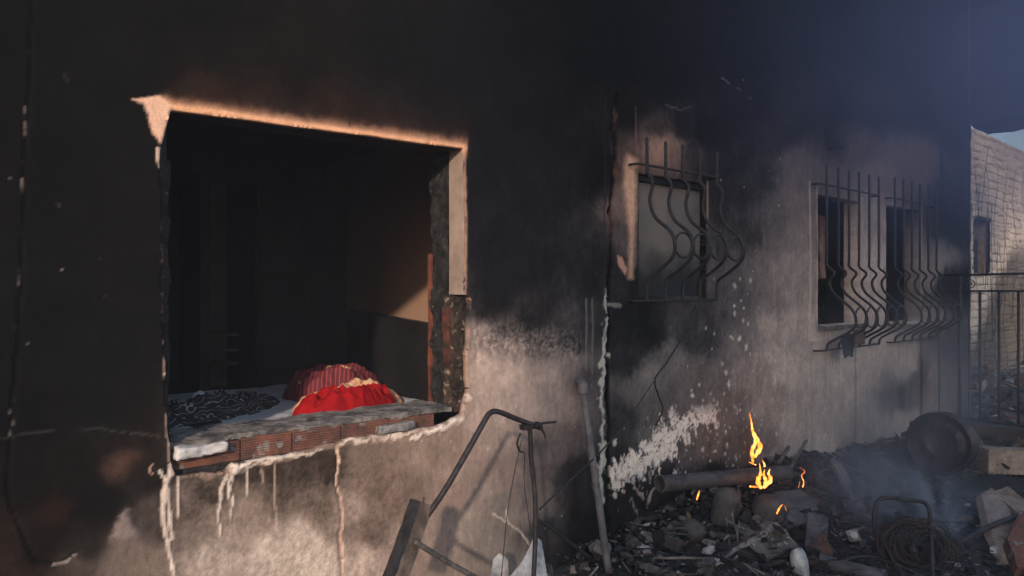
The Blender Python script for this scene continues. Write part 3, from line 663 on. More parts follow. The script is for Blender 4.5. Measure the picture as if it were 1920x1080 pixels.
# --- grilles (bar, ring, rail are pieces of each grille)
def grille(name, xs_, ztip, zrail, prof, zring, rr, bring, zbot, x_ends, lab, rbar=.0118, missing=()):
    gpar = bpy.data.objects.new(name, None); C.objects.link(gpar); gpar.parent = house; gpar.location = (xs_[0], -.06, zbot)
    gpar.empty_display_size = .1
    def add(nm, o):
        o.parent = gpar; o.matrix_parent_inverse = Matrix.Translation(gpar.location).inverted(); return o
    gpar['label'] = lab
    for i, x in enumerate(xs_):
        if i in missing: continue
        bm = bmesh.new()
        j = (i % 3-1)*.003
        straight = [Vector((x, -.06+j*.3, z)) for z in (ztip-.05, zrail+.03, zrail-.03)]
        curve = smooth_path([straight[-1]]+[Vector((x+j*.4, -b, z)) for (b, z) in prof], 6)
        pts = [Vector((x, -.06, ztip+j)), Vector((x, -.06, ztip-.018)), Vector((x,-.06,ztip-.05))]+straight[1:2]+curve
        rs = [.0008, rbar*1.15, rbar*.9]+[rbar]*(len(pts)-3)
        tube(bm, pts, rs, 7)
        add('bar', from_bm('bar', bm, M_IRON))
    for i in range(len(xs_)-1):
        cx = (xs_[i]+xs_[i+1])/2; bm = bmesh.new()
        hw = (xs_[i+1]-xs_[i])/2-rbar*.6
        pts = [Vector((cx+hw*math.cos(a), -bring+.012*math.sin(a)*0, zring+rr*math.sin(a))) for a in [2*math.pi*k/24 for k in range(24)]]
        tube(bm, pts, .0078, 6, closed=True)
        add('ring', from_bm('ring', bm, M_IRON))
    for z, y in ((zrail, -.058), (zbot, -.058)):
        bm = bmesh.new()
        a, b = x_ends
        tube(bm, [Vector((a, .02, z)), Vector((a, -.045, z)), Vector((a+.015, y, z)), Vector((b-.015, y, z+.004)), Vector((b, -.045, z)), Vector((b, .02, z))], .010, 4, square=True)
        add('rail', from_bm('rail', bm, M_IRON))
def bars_x(pxs, y=-.06): return [at_y(p, 500, y).x for p in pxs]
b1 = bars_x([1213,1248,1280,1312,1344])
grille('window_grille', b1, 2.585, 2.40, [(.062,2.35),(.105,2.29),(.085,2.17),(.13,2.06),(.24,1.97),(.275,1.88),(.25,1.80),(.14,1.715),(.075,1.675),(.06,1.62),(.06,1.53)], 1.885, .078, .268, 1.535, (b1[0]-.09, b1[-1]+.005), 'bowed iron grille with five bars over the small smoked window')
b2 = bars_x([1550,1572,1592,1611,1630,1648])
PR2 = [(.06,2.2),(.06,1.90),(.062,1.82),(.125,1.755),(.085,1.68),(.12,1.58),(.27,1.45),(.31,1.35),(.28,1.27),(.15,1.19),(.075,1.14),(.06,1.08)]
grille('window_grille', b2, 2.70, 2.515, PR2, 1.37, .088, .30, 1.085, (b2[0]-.12, b2[-1]+.01), 'bowed iron grille with six bars over the middle opening')
b3 = bars_x([1678,1694,1710,1725,1741,1756])
grille('window_grille', b3, 2.74, 2.525, PR2, 1.37, .088, .30, 1.085, (b3[0]-.05, b3[-1]+.01), 'bowed iron grille with six bars nearest the gate')

# ---------------------------------------------------------------- bedroom contents
BZ = .95
bed = thing('bed', 'low bed with a grey sheet pushed against the smashed window', 'bed', (1.9,1.1,0))
bm = bmesh.new(); N_ = 130; M2 = 90
x0b, x1b, y0b, y1b = .3, 2.70, .32, 1.95
V = []
for i in range(N_+1):
    row = []
    for j in range(M2+1):
        u = i/N_; v = j/M2; x = x0b+(x1b-x0b)*u; y = y0b+(y1b-y0b)*v
        z = BZ+.014*mn.noise(Vector((x*2.2, y*2.2, 0)))+.010*abs(mn.noise(Vector((x*7+2*y, y*6, 2))))+.004*mn.noise(Vector((x*25, y*25, 2)))
        e = min(u, 1-u, v, 1-v)*22
        if e < 1: z -= .08*(1-e)**2
        row.append(bm.verts.new((x, y, z)))
    V.append(row)
for i in range(N_):
    for j in range(M2): bm.faces.new((V[i][j], V[i+1][j], V[i+1][j+1], V[i][j+1]))
ring = [V[i][0] for i in range(N_+1)]+[V[N_][j] for j in range(1, M2+1)]+[V[i][M2] for i in range(N_-1, -1, -1)]+[V[0][j] for j in range(M2-1, 0, -1)]
low = [bm.verts.new((v.co.x, v.co.y, .70)) for v in ring]
for i in range(len(ring)):
    k = (i+1) % len(ring); bm.faces.new((ring[i], ring[k], low[k], low[i]))
bm.faces.new(low)
from_bm('mattress', bm, M_SHEET, bed)
rough_box('bed_frame', (x0b+.02,y0b+.02,.35), (x1b-.02,y1b-.02,.698), M_BLACKWOOD, bed, res=.4, amp=0)
for x in (x0b+.08, x1b-.08):
    for y in (y0b+.08, y1b-.08): rough_box('leg', (x-.03,y-.03,.031), (x+.03,y+.03,.349), M_BLACKWOOD, bed, res=.4, amp=0)
HB = [(655,580),(812,608),(830,860),(700,860),(655,740),(622,662)]
hb = prism('headboard', [at_x(p[0], p[1], 3.09) for p in HB], .05, (1,0,0), M_BLACKWOOD, None)
tag(hb, 'black fallen headboard panel leaning crooked against the room wall', 'headboard')
def heap(name, c, a, b, rot, h, m, seed, fold=.03, freq=9, n=150, lump=.55, parent=None, p=2.2, layers=0):
    bm = bmesh.new(); rings_ = []; nr = 64
    for r in range(nr+1):
        rr = r/nr; row = []
        for k in range(n):
            th = 2*math.pi*k/n; s = 1+.13*mn.noise(Vector((math.cos(th)*1.7, math.sin(th)*1.7, seed)))+.05*mn.noise(Vector((math.cos(th)*6, math.sin(th)*6, seed)))
            x = rr*a*s*math.cos(th); y = rr*b*s*math.sin(th)
            z = h*max(0, 1-rr**p)*(.8+lump*mn.noise(Vector((x*5+seed, y*5, seed*2))))
            q = Vector((x*freq+seed, y*freq, seed*.3))
            f = 1-abs(mn.noise(q+mn.noise_vector(q*.6)*.9))*2
            q3 = q*2.1+mn.noise_vector(q)*1.2; f2 = 1-abs(mn.noise(q3))*2.4
            z += fold*(f-.4)*(1-rr**6)+fold*.42*max(f2,-.5)*(1-rr**6)
            X_ = c[0]+x*math.cos(rot)-y*math.sin(rot); Y_ = c[1]+x*math.sin(rot)+y*math.cos(rot)
            row.append(bm.verts.new((X_, Y_, c[2]+max(z, -.004) if rr < 1 else c[2]-.006)))
            if r == 0: break
        rings_.append(row)
    for k in range(n): bm.faces.new((rings_[0][0], rings_[1][k], rings_[1][(k+1) % n]))
    for r in range(1, nr):
        for k in range(n): bm.faces.new((rings_[r][k], rings_[r+1][k], rings_[r+1][(k+1) % n], rings_[r][(k+1) % n]))
    bm.faces.new(rings_[nr])
    return from_bm(name, bm, m, parent)
def pattern_mat(name, base, second, third, kind):
    m = bpy.data.materials.new(name); m.use_nodes = True; n = m.node_tree; b = n.nodes['Principled BSDF']
    b.inputs['Roughness'].default_value = .9; b.inputs['Specular IOR Level'].default_value = .1
    tc = n.nodes.new('ShaderNodeTexCoord')
    if kind == 'curl':
        t = n.nodes.new('ShaderNodeTexWave'); t.wave_type = 'RINGS'; t.inputs['Scale'].default_value = 9; t.inputs['Distortion'].default_value = 14; t.inputs['Detail'].default_value = 1; t.inputs['Detail Scale'].default_value = 1.5
        f = t.outputs['Fac']; lo, hi = .955, .985
    elif kind == 'patch':
        t = n.nodes.new('ShaderNodeTexNoise'); t.inputs['Scale'].default_value = 9.5; t.inputs['Detail'].default_value = .8; f = t.outputs['Fac']; lo, hi = .62, .635
    else:
        t = n.nodes.new('ShaderNodeTexWave'); t.inputs['Scale'].default_value = 22; t.inputs['Distortion'].default_value = 1.5; f = t.outputs['Fac']; lo, hi = .72, .8
    n.links.new(tc.outputs['Object'], t.inputs['Vector'])
    rp = n.nodes.new('ShaderNodeValToRGB'); e = rp.color_ramp.elements; e[0].position = lo; e[0].color = (*base, 1); e[1].position = hi; e[1].color = (*second, 1)
    n.links.new(f, rp.inputs['Fac']); col_ = rp.outputs['Color']
    if third:
        t2 = n.nodes.new('ShaderNodeTexWave'); t2.inputs['Scale'].default_value = 13; t2.inputs['Distortion'].default_value = 1.0
        mp = n.nodes.new('ShaderNodeMapping'); mp.inputs['Rotation'].default_value = (0, 0, .6); n.links.new(tc.outputs['Object'], mp.inputs[0]); n.links.new(mp.outputs[0], t2.inputs['Vector'])
        r2 = n.nodes.new('ShaderNodeValToRGB'); r2.color_ramp.elements[0].position = .8; r2.color_ramp.elements[1].position = .9
        n.links.new(t2.outputs['Fac'], r2.inputs['Fac']); mx = n.nodes.new('ShaderNodeMix'); mx.data_type = 'RGBA'
        n.links.new(r2.outputs['Color'], mx.inputs[0]); n.links.new(col_, mx.inputs[6]); mx.inputs[7].default_value = (*third, 1); col_ = mx.outputs[2]
    n.links.new(col_, b.inputs['Base Color'])
    return m
M_QUILT = pattern_mat('plum_patterned_cotton', (.13,.028,.035), (.62,.36,.20), (.30,.06,.07), 'patch')
M_PEACH = pattern_mat('peach_cotton', (.62,.34,.20), (.66,.52,.40), None, 'patch')
M_CURL = pattern_mat('black_swirl_cotton', (.030,.028,.032), (.30,.29,.28), None, 'curl')
tag(heap('pillow', (2.30,1.16,BZ), .37, .25, .45, .20, M_QUILT, 8, .035, 7, p=5, lump=.2), 'plum and peach patterned pillow heap behind the red blanket', 'pillow')
tag(heap('sheet', (2.17,.74,BZ), .37, .25, .3, .105, M_PEACH, 5, .05, 8, p=4), 'rumpled peach sheet between red blanket and patterned pillow', 'sheet')
tag(heap('blanket', (2.04,.56,BZ-.004), .325, .19, .25, .115, M_RED, 9, .055, 9, p=9, lump=.3), 'bright red blanket crumpled on the bed by the window', 'blanket')
tag(heap('duvet_cover', (1.44,.98,BZ), .52, .22, .45, .055, M_CURL, 12, .06, 8, p=3), 'black cloth with white swirl pattern crumpled on the grey sheet', 'bedding')
p = at_z(384, 796, BZ+.02)
ph_ = rough_box('tablet', (-.07,-.03,.0), (.07,.03,.008), M_BLACKWOOD, None, res=.05, amp=.001, M=Matrix.Translation(p)@Matrix.Rotation(.25, 4, 'Z'))
tag(ph_, 'small flat black object lying on the sheet near the sill', 'tablet')
tag(heap('paper_scrap', at_z(412, 806, BZ+.006), .07, .022, .3, .012, M_FOAM, 21, .01, 20), 'white paper scrap on the sheet beside the flat black object', 'paper')
tag(heap('cloth_scrap', at_z(335, 746, BZ+.02)+Vector((.12,0,0)), .045, .03, .1, .02, M_SHEET, 22, .02, 20), 'small pale rag on the black swirl cloth', 'rag')
# wardrobe, shelves on the back wall
wd = thing('wardrobe', 'tall black wardrobe standing at the back of the dark room', 'wardrobe', (2.72,2.7,.03))
rough_box('body', (2.34,2.42,.032), (3.08,2.99,2.44), M_BLACKWOOD, wd, res=.5, amp=0)
for a, b in ((2.35,2.715), (2.725,3.09)): rough_box('door', (a,2.395,.10), (b,2.418,2.42), M_BLACKWOOD, wd, res=.5, amp=0)
sh = thing('shelf_unit', 'narrow grey shelf unit left of the black wardrobe', 'shelf', (2.2,2.8,.03))
M_SHELF = mat('dusty_shelf', (.075,.07,.068), (.04,.038,.038), scale=5, bump=.1)
rough_box('back_panel', (2.06,2.95,.04), (2.33,2.98,2.45), M_SHELF, sh, res=.5, amp=0)
for z in (1.25, 1.13, 1.03, .82): rough_box('shelf', (2.065,2.70,z), (2.325,2.948,z+.022), M_SHELF, sh, res=.5, amp=0)
rough_box('side_panel', (1.98,2.55,.04), (2.055,2.99,2.46), M_BLACKWOOD, sh, res=.5, amp=0)
p = at_x(642, 560, 3.195)
lsw = rough_box('light_switch', (3.178,p.y-.035,p.z-.04), (3.199,p.y+.035,p.z+.04), M_BLACKWOOD, house, res=.04, amp=0)

# ---------------------------------------------------------------- outside the walls
# unseen block added behind the camera to shade the right of the burnt wall
blocker = thing('sun_blocker', 'unseen tall block added far behind the camera to shade the wall', 'building', (-15,-22,0))
M_BLOCKER = mat('blocker_render', (.26,.22,.19), (.20,.17,.15), scale=2, bump=.2)
rough_box('wall', (-19.2,-24,-.05), (-10.6,-20,15.2), M_BLOCKER, blocker, res=1, amp=0)
rough_box('roof', (-19.4,-24.2,15.202), (-10.4,-19.8,15.4), M_SOFF, blocker, res=1, amp=0)
for x, z in [(x_, z_) for x_ in (-18, -15.4, -12.8) for z_ in (1, 4, 7, 10, 13)]:  # plain windows on the added block
    f = rough_box('window', (x,-19.998,z), (x+1.1,-19.95,z+1.3), M_PALE, blocker, res=1, amp=0)
    rough_box('pane', (x+.08,-19.949,z+.08), (x+1.02,-19.94,z+1.22), M_BLACKWOOD, f, res=1, amp=0)

# far building beyond the gate
fb = thing('block_building', 'sunlit beige block building with ragged mortar courses beyond the gate', 'building', (17,1.5,0))
YB = 1.5
wp = lambda px, py: (at_y(px, py, YB).x, at_y(px, py, YB).z)
fx = np.arange(11.2, 24, .035); fz = np.arange(-.1, 4.6, .022)
FX, FZ = np.meshgrid(fx, fz, indexing='ij')
crs = .155; zz = FZ+.035*vn.fbm(FX*2.2, FZ*2, 4)
row = np.floor(zz/crs); fr = zz/crs-row
jag = vn2.fbm(FX*9, row*7.7, 4, .7)
drop = sstep(.0, .16+.2*np.clip(jag, 0, 1), fr)
FY = YB-.07*drop*(.6+.4*vn3.fbm(FX*5, FZ*5, 3))-.01*vn3.fbm(FX*20, FZ*20, 3)
topz = np.interp(FX, [wp(1815,236)[0], wp(1860,236)[0], wp(1884,240)[0], wp(1900,246)[0], wp(1920,262)[0], 24], [wp(1815,226)[1], wp(1860,232)[1], wp(1884,238)[1], wp(1900,246)[1], wp(1920,262)[1], 3.4])+.05*vn.fbm(FX*4, FX*0, 4)
wx0, wz1 = wp(1821,408); wx1, wz0 = wp(1851,514); wz0 = wp(1835,512)[1]
dead = (FZ > topz) | ((FX > wx0) & (FX < wx1) & (FZ > wz0) & (FZ < wz1))
dd = dead[:-1,:-1] | dead[1:,1:]
idx = np.arange(FX.size).reshape(FX.shape)
qd = np.stack([idx[:-1,:-1], idx[1:,:-1], idx[1:,1:], idx[:-1,1:]], -1)[~dd]
me = bpy.data.meshes.new('facade'); 
base = np.array([.56,.46,.38])*np.ones(FX.shape+(1,))
base = base*(.36+.64*drop)[..., None]*np.exp(.25*vn.fbm(FX*2, FZ*2, 4))[..., None]
shadowm = sstep(-.3, .5, (FX-wp(1830,600)[0])*.9-(FZ-wp(1830,600)[1])*1.3+.4*vn3.fbm(FX*2, FZ*2, 4))*sstep(2.9, 2.2, FZ)  # diagonal shadow edge painted into the facade colour
base = base*(1-.80*shadowm)[..., None]
fill_mesh(me, np.stack([FX, FY, FZ], -1).reshape(-1, 3), qd)
at = me.color_attributes.new('stain_and_light', 'FLOAT_COLOR', 'POINT'); at.data.foreach_set('color', np.concatenate([base.reshape(-1,3), np.ones((FX.size,1))], 1).astype(np.float32).ravel())
link_mesh('facade', me, M_WALL, fb)
rough_box('core_wall', (11.2,YB+.05,-.1), (wx0-.01,YB+.3,3.7), M_STONE, fb, res=1, amp=0)
rough_box('core_wall', (wx1+.01,YB+.05,-.1), (24,YB+.3,3.3), M_STONE, fb, res=1, amp=0)
rough_box('core_wall', (wx0-.008,YB+.05,-.1), (wx1+.008,YB+.3,wz0-.01), M_STONE, fb, res=1, amp=0)
rough_box('core_wall', (wx0-.008,YB+.05,wz1+.01), (wx1+.008,YB+.3,3.6), M_STONE, fb, res=1, amp=0)
rough_box('window_board', (wx0,YB+.16,wz0), (wx1,YB+.18,wz1-.35), mat('blue_shutter', (.03,.045,.08), (.02,.03,.05), scale=4), fb, res=1, amp=0)
rough_box('window_frame', (wx0-.05,YB-.05,wz1-.02), (wx1+.06,YB+.05,wz1+.05), M_CHAR, fb, res=.1, amp=.01)

# gate
GX = 9.3
gate = thing('metal_gate', 'burnt iron bar gate standing open beside the wheel rim', 'gate', (GX,-.1,.1))
ys = [.02,-.2,-.40,-.58,-.76,-.94,-1.12,-1.30,-1.48]
tube_obj('rail', [(GX,.10,1.77),(GX,-1.6,1.79)], .018, M_IRON, gate, 4, 1, square=True)
tube_obj('rail', [(GX,.10,1.595),(GX,-1.6,1.60)], .014, M_IRON, gate, 4, 1, square=True)
tube_obj('rail', [(GX,-.18,.18),(GX,-1.6,.16)], .018, M_IRON, gate, 4, 1, square=True)
for i, y in enumerate(ys):
    tube_obj('bar', [(GX,y,1.77 if i < 2 else 1.59),(GX+.01*math.sin(i*3),y,.9),(GX,y,.17 if i else .05)], .021 if i < 2 else .017, M_IRON, gate, 4, 1, square=True)
bm = bmesh.new(); c = at_x(1817, 533, GX)
tube(bm, [c+Vector((0, .075*(1-k/34)*math.cos(k*.42), .06*(1-k/34)*math.sin(k*.42))) for k in range(26)], .006, 6)
from_bm('scroll', bm, M_IRON, gate)
rough_box('threshold', (GX-.10,-1.8,-.05), (GX+.14,-.12,.135), mat('brown_kerb', (.07,.045,.035), (.025,.018,.016), scale=8, bump=.5), gate, res=.06, amp=.008)
rough_box('hinge_bracket', (GX-.22,-.16,1.17), (GX-.03,-.02,1.20), M_IRON, gate, res=.05, amp=.004)

# tangled welded wire mesh hanging past the house end
bm = bmesh.new(); rr = random.Random(5)
def meshpt(u, v):
    px = 1742+u*215; py = 330+v*360+70*u*(1-v)*.4-60*math.sin(u*2.6)*(1-v)*.5+12*math.sin(v*5+u*7)
    return at_d(px, py, 10.6+1.0*math.sin(u*3+v*2)+.3*math.sin(v*7))
for i in range(13):
    u = i/12; tube(bm, [meshpt(u+.02*math.sin(v_*.9+i), v_/14) for v_ in range(15)], .0026, 4)
for j in range(15):
    v = j/14; tube(bm, [meshpt(u_/14, v+.02*math.sin(u_*.8+j*2)) for u_ in range(15)], .0026, 4)
for k in range(9):
    a = (rr.random(), rr.random()*.8); b = (rr.random(), rr.random()*.9+.1)
    pts = [meshpt(a[0]+(b[0]-a[0])*t/8, a[1]+(b[1]-a[1])*t/8+.25*math.sin(t/8*3.1)*rr.choice((-1,1)))+Vector((0,-.1,0)) for t in range(9)]
    tube(bm, smooth_path(pts, 3), .0028, 4)
tag(from_bm('wire_mesh', bm, M_IRON), 'tangled rusty wire mesh sagging above the gate rail', 'wire mesh')

# hanging lamp stub and small box on the wall between windows
lw = at_y(1562, 258, -.02)
wl = rough_box('wall_lamp', (lw.x-.06,-.10,lw.z-.10), (lw.x+.06,-.001,lw.z+.08), M_CHAR, None, res=.03, amp=.012, seed=61)
tag(wl, 'melted black lamp on the wall above the middle opening', 'lamp')

hs = rough_box('charred_scrap', at_y(1582,670,-.145), at_y(1598,626,-.13), M_CHAR, None, res=.012, amp=.022, seed=62)
tag(hs, 'charred scrap dangling below the middle grille', 'scrap')
hs = rough_box('tin_flap', at_y(1604,646,-.19), at_y(1619,618,-.175), M_RUST, None, res=.02, amp=.010, seed=63)
tag(hs, 'brown curled tin flap caught under the middle grille', 'scrap')
# --- cables on the wall
tag(tube_obj('cable', [at_y(1305,572,-.05), at_y(1283,625,-.03), at_y(1250,680,-.03), at_y(1228,712,-.04), at_y(1236,745,-.03), at_y(1243,768,-.03), at_y(1230,797,-.03)], .006, M_IRON, None, 6), 'black cable dangling from the small window grille', 'cable')
tag(tube_obj('cable', [at_y(1228,712,-.044), at_y(1180,782,-.05), at_y(1135,838,-.10), at_y(1070,900,-.25), at_y(1012,955,-.40)], [.003+.0022*min(1,abs(k)/8) for k in range(21)], M_IRON, None, 6, 5), 'thin cable slanting from the wall crack down to the bent handle', 'cable')
# --- drainpipe
dp = thing('drainpipe', 'grey scorched plastic drainpipe leaning beside the long wall crack', 'pipe', tuple(at_z(1142,1085,0)))
M_PIPE = mat('scorched_pipe', (.16,.145,.15), (.06,.055,.06), rough=.6, scale=9, bump=.25)
tube_obj('pipe', [at_y(1093,728,-.06), at_y(1101,790,-.09), at_y(1112,870,-.14), at_y(1124,950,-.19), at_y(1134,1025,-.24), at_y(1142,1075,-.27)], .021, M_PIPE, dp, 16)
c = at_y(1094,722,-.06)
tube_obj('elbow', [c+Vector((-.005,.0,-.05)), c+Vector((-.004,0,-.005)), c+Vector((.005,.02,.012)), c+Vector((.02,.055,.016))], .029, M_PIPE, dp, 16)
# --- bent handle frame
hf = thing('mower_frame', 'bent black tubular handle with a brake lever leaning in front of the wall', 'mower frame', tuple(at_y(1000,1080,-.55)))
Yh = -.5
tube_obj('tube', [at_y(797,972,Yh+.02), at_y(832,922,Yh), at_y(873,852,Yh), at_y(908,790,Yh), at_y(918,775,Yh), at_y(934,772,Yh), at_y(970,786,Yh), at_y(1015,803,Yh)], .0125, M_IRON, hf, 12, 6, rough=.0008)
tube_obj('stem', [at_y(990,796,Yh), at_y(994,812,Yh), at_y(996,860,Yh), at_y(1003,930,Yh-.02), at_y(1004,1000,Yh-.04), at_y(1000,1095,Yh-.06)], .0115, M_IRON, hf, 12)
rough_box('clamp', at_y(982,806,Yh-.015), at_y(1006,798,Yh+.015)+Vector((0,0,.02)), M_CHAR, hf, res=.012, amp=.008, seed=71)
tube_obj('lever', [at_y(1004,800,Yh-.03), at_y(1015,795,Yh-.03), at_y(1022,793,Yh-.03), at_y(1042,791,Yh-.03)], [.006]*16, M_IRON, hf, 6)
tube_obj('lever', [at_y(1012,802,Yh-.02), at_y(1020,812,Yh-.02), at_y(1023,822,Yh-.02)], .005, M_IRON, hf, 6)
tube_obj('cable', [at_y(976,812,Yh), at_y(970,830,Yh), at_y(974,845,Yh), at_y(981,848,Yh)], .005, M_IRON, hf, 6)
tube_obj('cable', [at_y(978,825,Yh+.02), at_y(962,900,Yh+.02), at_y(950,975,Yh), at_y(940,1085,Yh)], .0022, M_IRON, hf, 5)
tube_obj('cable', [at_y(984,848,Yh+.02), at_y(983,905,Yh+.05), at_y(990,960,Yh+.03), at_y(997,1010,Yh)], .0022, M_IRON, hf, 5)
tube_obj('brace', [at_y(1008,974,Yh), at_y(1050,1003,Yh+.1), at_y(1105,1045,Yh+.2)], .009, M_IRON, hf, 8)
# --- metal channel post and its low tube
pst = thing('angle_post', 'brown scorched metal post leaning under the bent handle', 'post', tuple(at_y(740,1085,-.58)))
M_POST = mat('scorched_post', (.34,.24,.18), (.12,.085,.065), rough=.75, scale=10, bump=.4)
def quad_bar(name, a, b, wv, dv, m, parent, seed):
    bm = bmesh.new(); a = Vector(a); b = Vector(b); n_ = 24; R_ = []
    for i in range(n_+1):
        c_ = a.lerp(b, i/n_); r_ = []
        for s1, s2 in ((0,0),(1,0),(1,1),(0,1)): 
            q_ = c_+wv*s1+dv*s2; r_.append(bm.verts.new(q_+mn.noise_vector(q_*18+Vector((seed,0,0)))*.003))
        R_.append(r_)
    for i in range(n_):
        for k in range(4): bm.faces.new((R_[i][k], R_[i][(k+1)%4], R_[i+1][(k+1)%4], R_[i+1][k]))
    bm.faces.new(R_[0][::-1]); bm.faces.new(R_[-1])
    return from_bm(name, bm, m, parent, False)
pa, pb = at_y(777,938,-.52), at_y(722,1095,-.60)
quad_bar('flange', pa, pb, at_y(790,941,-.52)-pa, Vector((0,.03,0)), M_IRON, pst, 1)
pa2, pb2 = at_y(790,941,-.52), at_y(736,1095,-.60)
quad_bar('web', pa2, pb2, at_y(808,950,-.48)-at_y(790,941,-.52)+Vector((.012,0,0)), Vector((0,.012,0)), M_POST, pst, 2)
tube_obj('bolt', [at_y(793,945,-.51), at_y(795,932,-.51)], .004, M_RUST, pst, 6, 1)
tube_obj('tube', [at_y(776,1014,-.55), at_y(810,1036,-.55), at_y(850,1060,-.56), at_y(905,1090,-.58)], .0115, mat('ashy_tube', (.14,.12,.11), (.03,.028,.028), scale=16), pst, 10)
# --- pale broken boards low by the wall
tag(prism('panel', [at_y(955,1090,-.42), at_y(985,1050,-.38), at_y(1005,1006,-.30), at_y(1016,1015,-.30), at_y(1027,1090,-.42)], .012, (0,1,.2), M_FOAM, None, .003, 3), 'pale pointed broken panel standing behind the handle stem', 'panel')
tag(prism('board_scrap', [at_y(922,1090,-.3), at_y(927,1050,-.28), at_y(938,1038,-.28), at_y(952,1048,-.28), at_y(955,1090,-.3)], .010, (0,1,.1), M_FOAM, None, .003, 4), 'small pale rounded scrap left of the pointed panel', 'board')

# ---------------------------------------------------------------- rubble
def gp(px, py, up=0.0):
    """point on the debris bed seen at px,py"""
    z = .05
    for _ in range(6):
        q_ = at_z(px, py, z); z = ph(q_.x, q_.y)-.02
    return q_+Vector((0, 0, up))
rr = random.Random(42)
def rubble(name, n, area, smin, smax, label, seed, palette, elong=1.0, lift=.0):
    rr = random.Random(seed); V_ = []; Fc = []; Cc = []
    for _ in range(n):
        x, y = area(rr); s_ = smin*(smax/smin)**(rr.random()**2.2)
        z = ph(x, y)-.02 if x < 10.5 else 0
        kind = rr.random(); a = Vector((s_*rr.uniform(.6,1.6)*elong, s_*rr.uniform(.4,1), s_*(rr.uniform(.06,.2) if kind < .6 else rr.uniform(.4,.9))))
        if kind > .80: a = Vector((s_*rr.uniform(2,4.5), s_*rr.uniform(.08,.2), s_*.12))
        rot = Matrix.Rotation(rr.uniform(0,6.3), 3, 'Z') @ Matrix.Rotation(rr.gauss(0,.45), 3, 'X') @ Matrix.Rotation(rr.gauss(0,.35), 3, 'Y')
        base_ = len(V_); c_ = Vector((x, y, z+s_*.15+rr.random()*lift)); colr = rr.choices([p_[0] for p_ in palette], [p_[1] for p_ in palette])[0]
        k_ = rr.uniform(.6, 1.3); colr = [v*k_ for v in colr]
        nside = rr.choice((4, 5, 5, 6))
        ang = sorted(rr.uniform(0, 6.283) for _ in range(nside))
        ang = [2*math.pi*i/nside+rr.uniform(-.35,.35) for i in range(nside)]
        rad = [rr.uniform(.6, 1.15) for _ in ang]
        for h_ in (-1, 1):
            for t_, q_ in zip(ang, rad):
                t2 = .78 if h_ == 1 and kind >= .6 else 1
                V_.append(c_+rot @ Vector((math.cos(t_)*a.x*q_*.5*t2, math.sin(t_)*a.y*q_*.5*t2, h_*a.z*.5+rr.uniform(-.12,.12)*a.z)))
        Fc.append([base_+i for i in range(nside)][::-1]); Fc.append([base_+nside+i for i in range(nside)])
        for i in range(nside): Fc.append([base_+i, base_+(i+1) % nside, base_+nside+(i+1) % nside, base_+nside+i])
        Cc += [colr]*(2*nside)
    me = bpy.data.meshes.new(name); me.from_pydata(V_, [], Fc); me.update()
    at = me.color_attributes.new('tint', 'FLOAT_COLOR', 'POINT'); at.data.foreach_set('color', [v for c_ in Cc for v in (*c_, 1)])
    o = link_mesh(name, me, mat('rubble_tinted', (1,1,1), (.35,.33,.33), rough=.92, scale=30, bump=.5, attr='tint', bdist=.006))
    return tag(o, label, name, kind='stuff')
PAL = [((.018,.016,.017),42),((.08,.073,.072),27),((.20,.18,.172),17),((.36,.335,.32),6.5),((.62,.60,.58),2.4),((.16,.07,.045),3),((.20,.14,.10),3),((.06,.07,.12),.6)]
def a_near(rr):
    while True:
        x = rr.uniform(2.3, 9.2); y = rr.uniform(-2.9, -.02)
        if y > -2.9+(x-2.3)*0.0 and rr.random() < (1 if x > 3.3 else .45): return x, y
rubble('rubble', 9500, a_near, .010, .075, 'dark charred rubble and ash covering the ground below the wall', 1, PAL)
rubble('rubble_pieces', 420, a_near, .05, .17, 'larger broken charred pieces strewn across the rubble', 2, [(p_[0], p_[1]) for p_ in PAL[:4]]+PAL[5:7], lift=.02)
def a_pile(rr): return rr.gauss(5.3, 1.0), min(-.03, rr.gauss(-.35, .38))
rubble('pile_debris', 2400, a_pile, .02, .12, 'heap of charred debris piled against the wall around the flames', 3, PAL[:3]+PAL[5:7], lift=.10)
rubble('wall_foot_debris', 1500, lambda rr: (rr.uniform(3.1, 8.8), min(-.02, -abs(rr.gauss(0, .22)))), .02, .11, 'charred fragments banked along the foot of the wall', 6, PAL[:4]+PAL[5:7], lift=.09)
rubble('splinters', 900, a_near, .03, .07, 'splinters and sticks scattered over the rubble', 7, [((.03,.027,.026),40),((.10,.09,.085),30),((.22,.20,.19),14),((.14,.09,.06),6)], elong=3.2, lift=.05)
rubble('yard_rubble', 3200, lambda rr: (rr.uniform(9.6, 20), rr.uniform(-4.5, 1.4)), .03, .22, 'pale ash and rubble in the yard beyond the gate', 4, [(PAL[0][0],30),(PAL[2][0],25),(PAL[3][0],22),(PAL[4][0],7),(PAL[5][0],6)], lift=.15)

bm = bmesh.new(); rr = random.Random(77)
for k in range(120):
    x, y = (rr.gauss(5.6,1.3), min(-.05, rr.gauss(-.9,.7))); z = ph(x, y); L_ = rr.uniform(.08, .35); a_ = rr.uniform(0, 6.28); p_ = [Vector((x, y, z+.01))]
    for q in range(5):
        a_ += rr.gauss(0, .7); p_.append(p_[-1]+Vector((math.cos(a_)*L_/4, math.sin(a_)*L_/4, rr.gauss(.004, .022))))
    tube(bm, smooth_path(p_, 4), rr.choice((.0016,.0025,.004)), 5)
tag(from_bm('wire_scraps', bm, M_WIRE), 'thin burnt wires and strips tangled through the rubble', 'wire', kind='stuff')
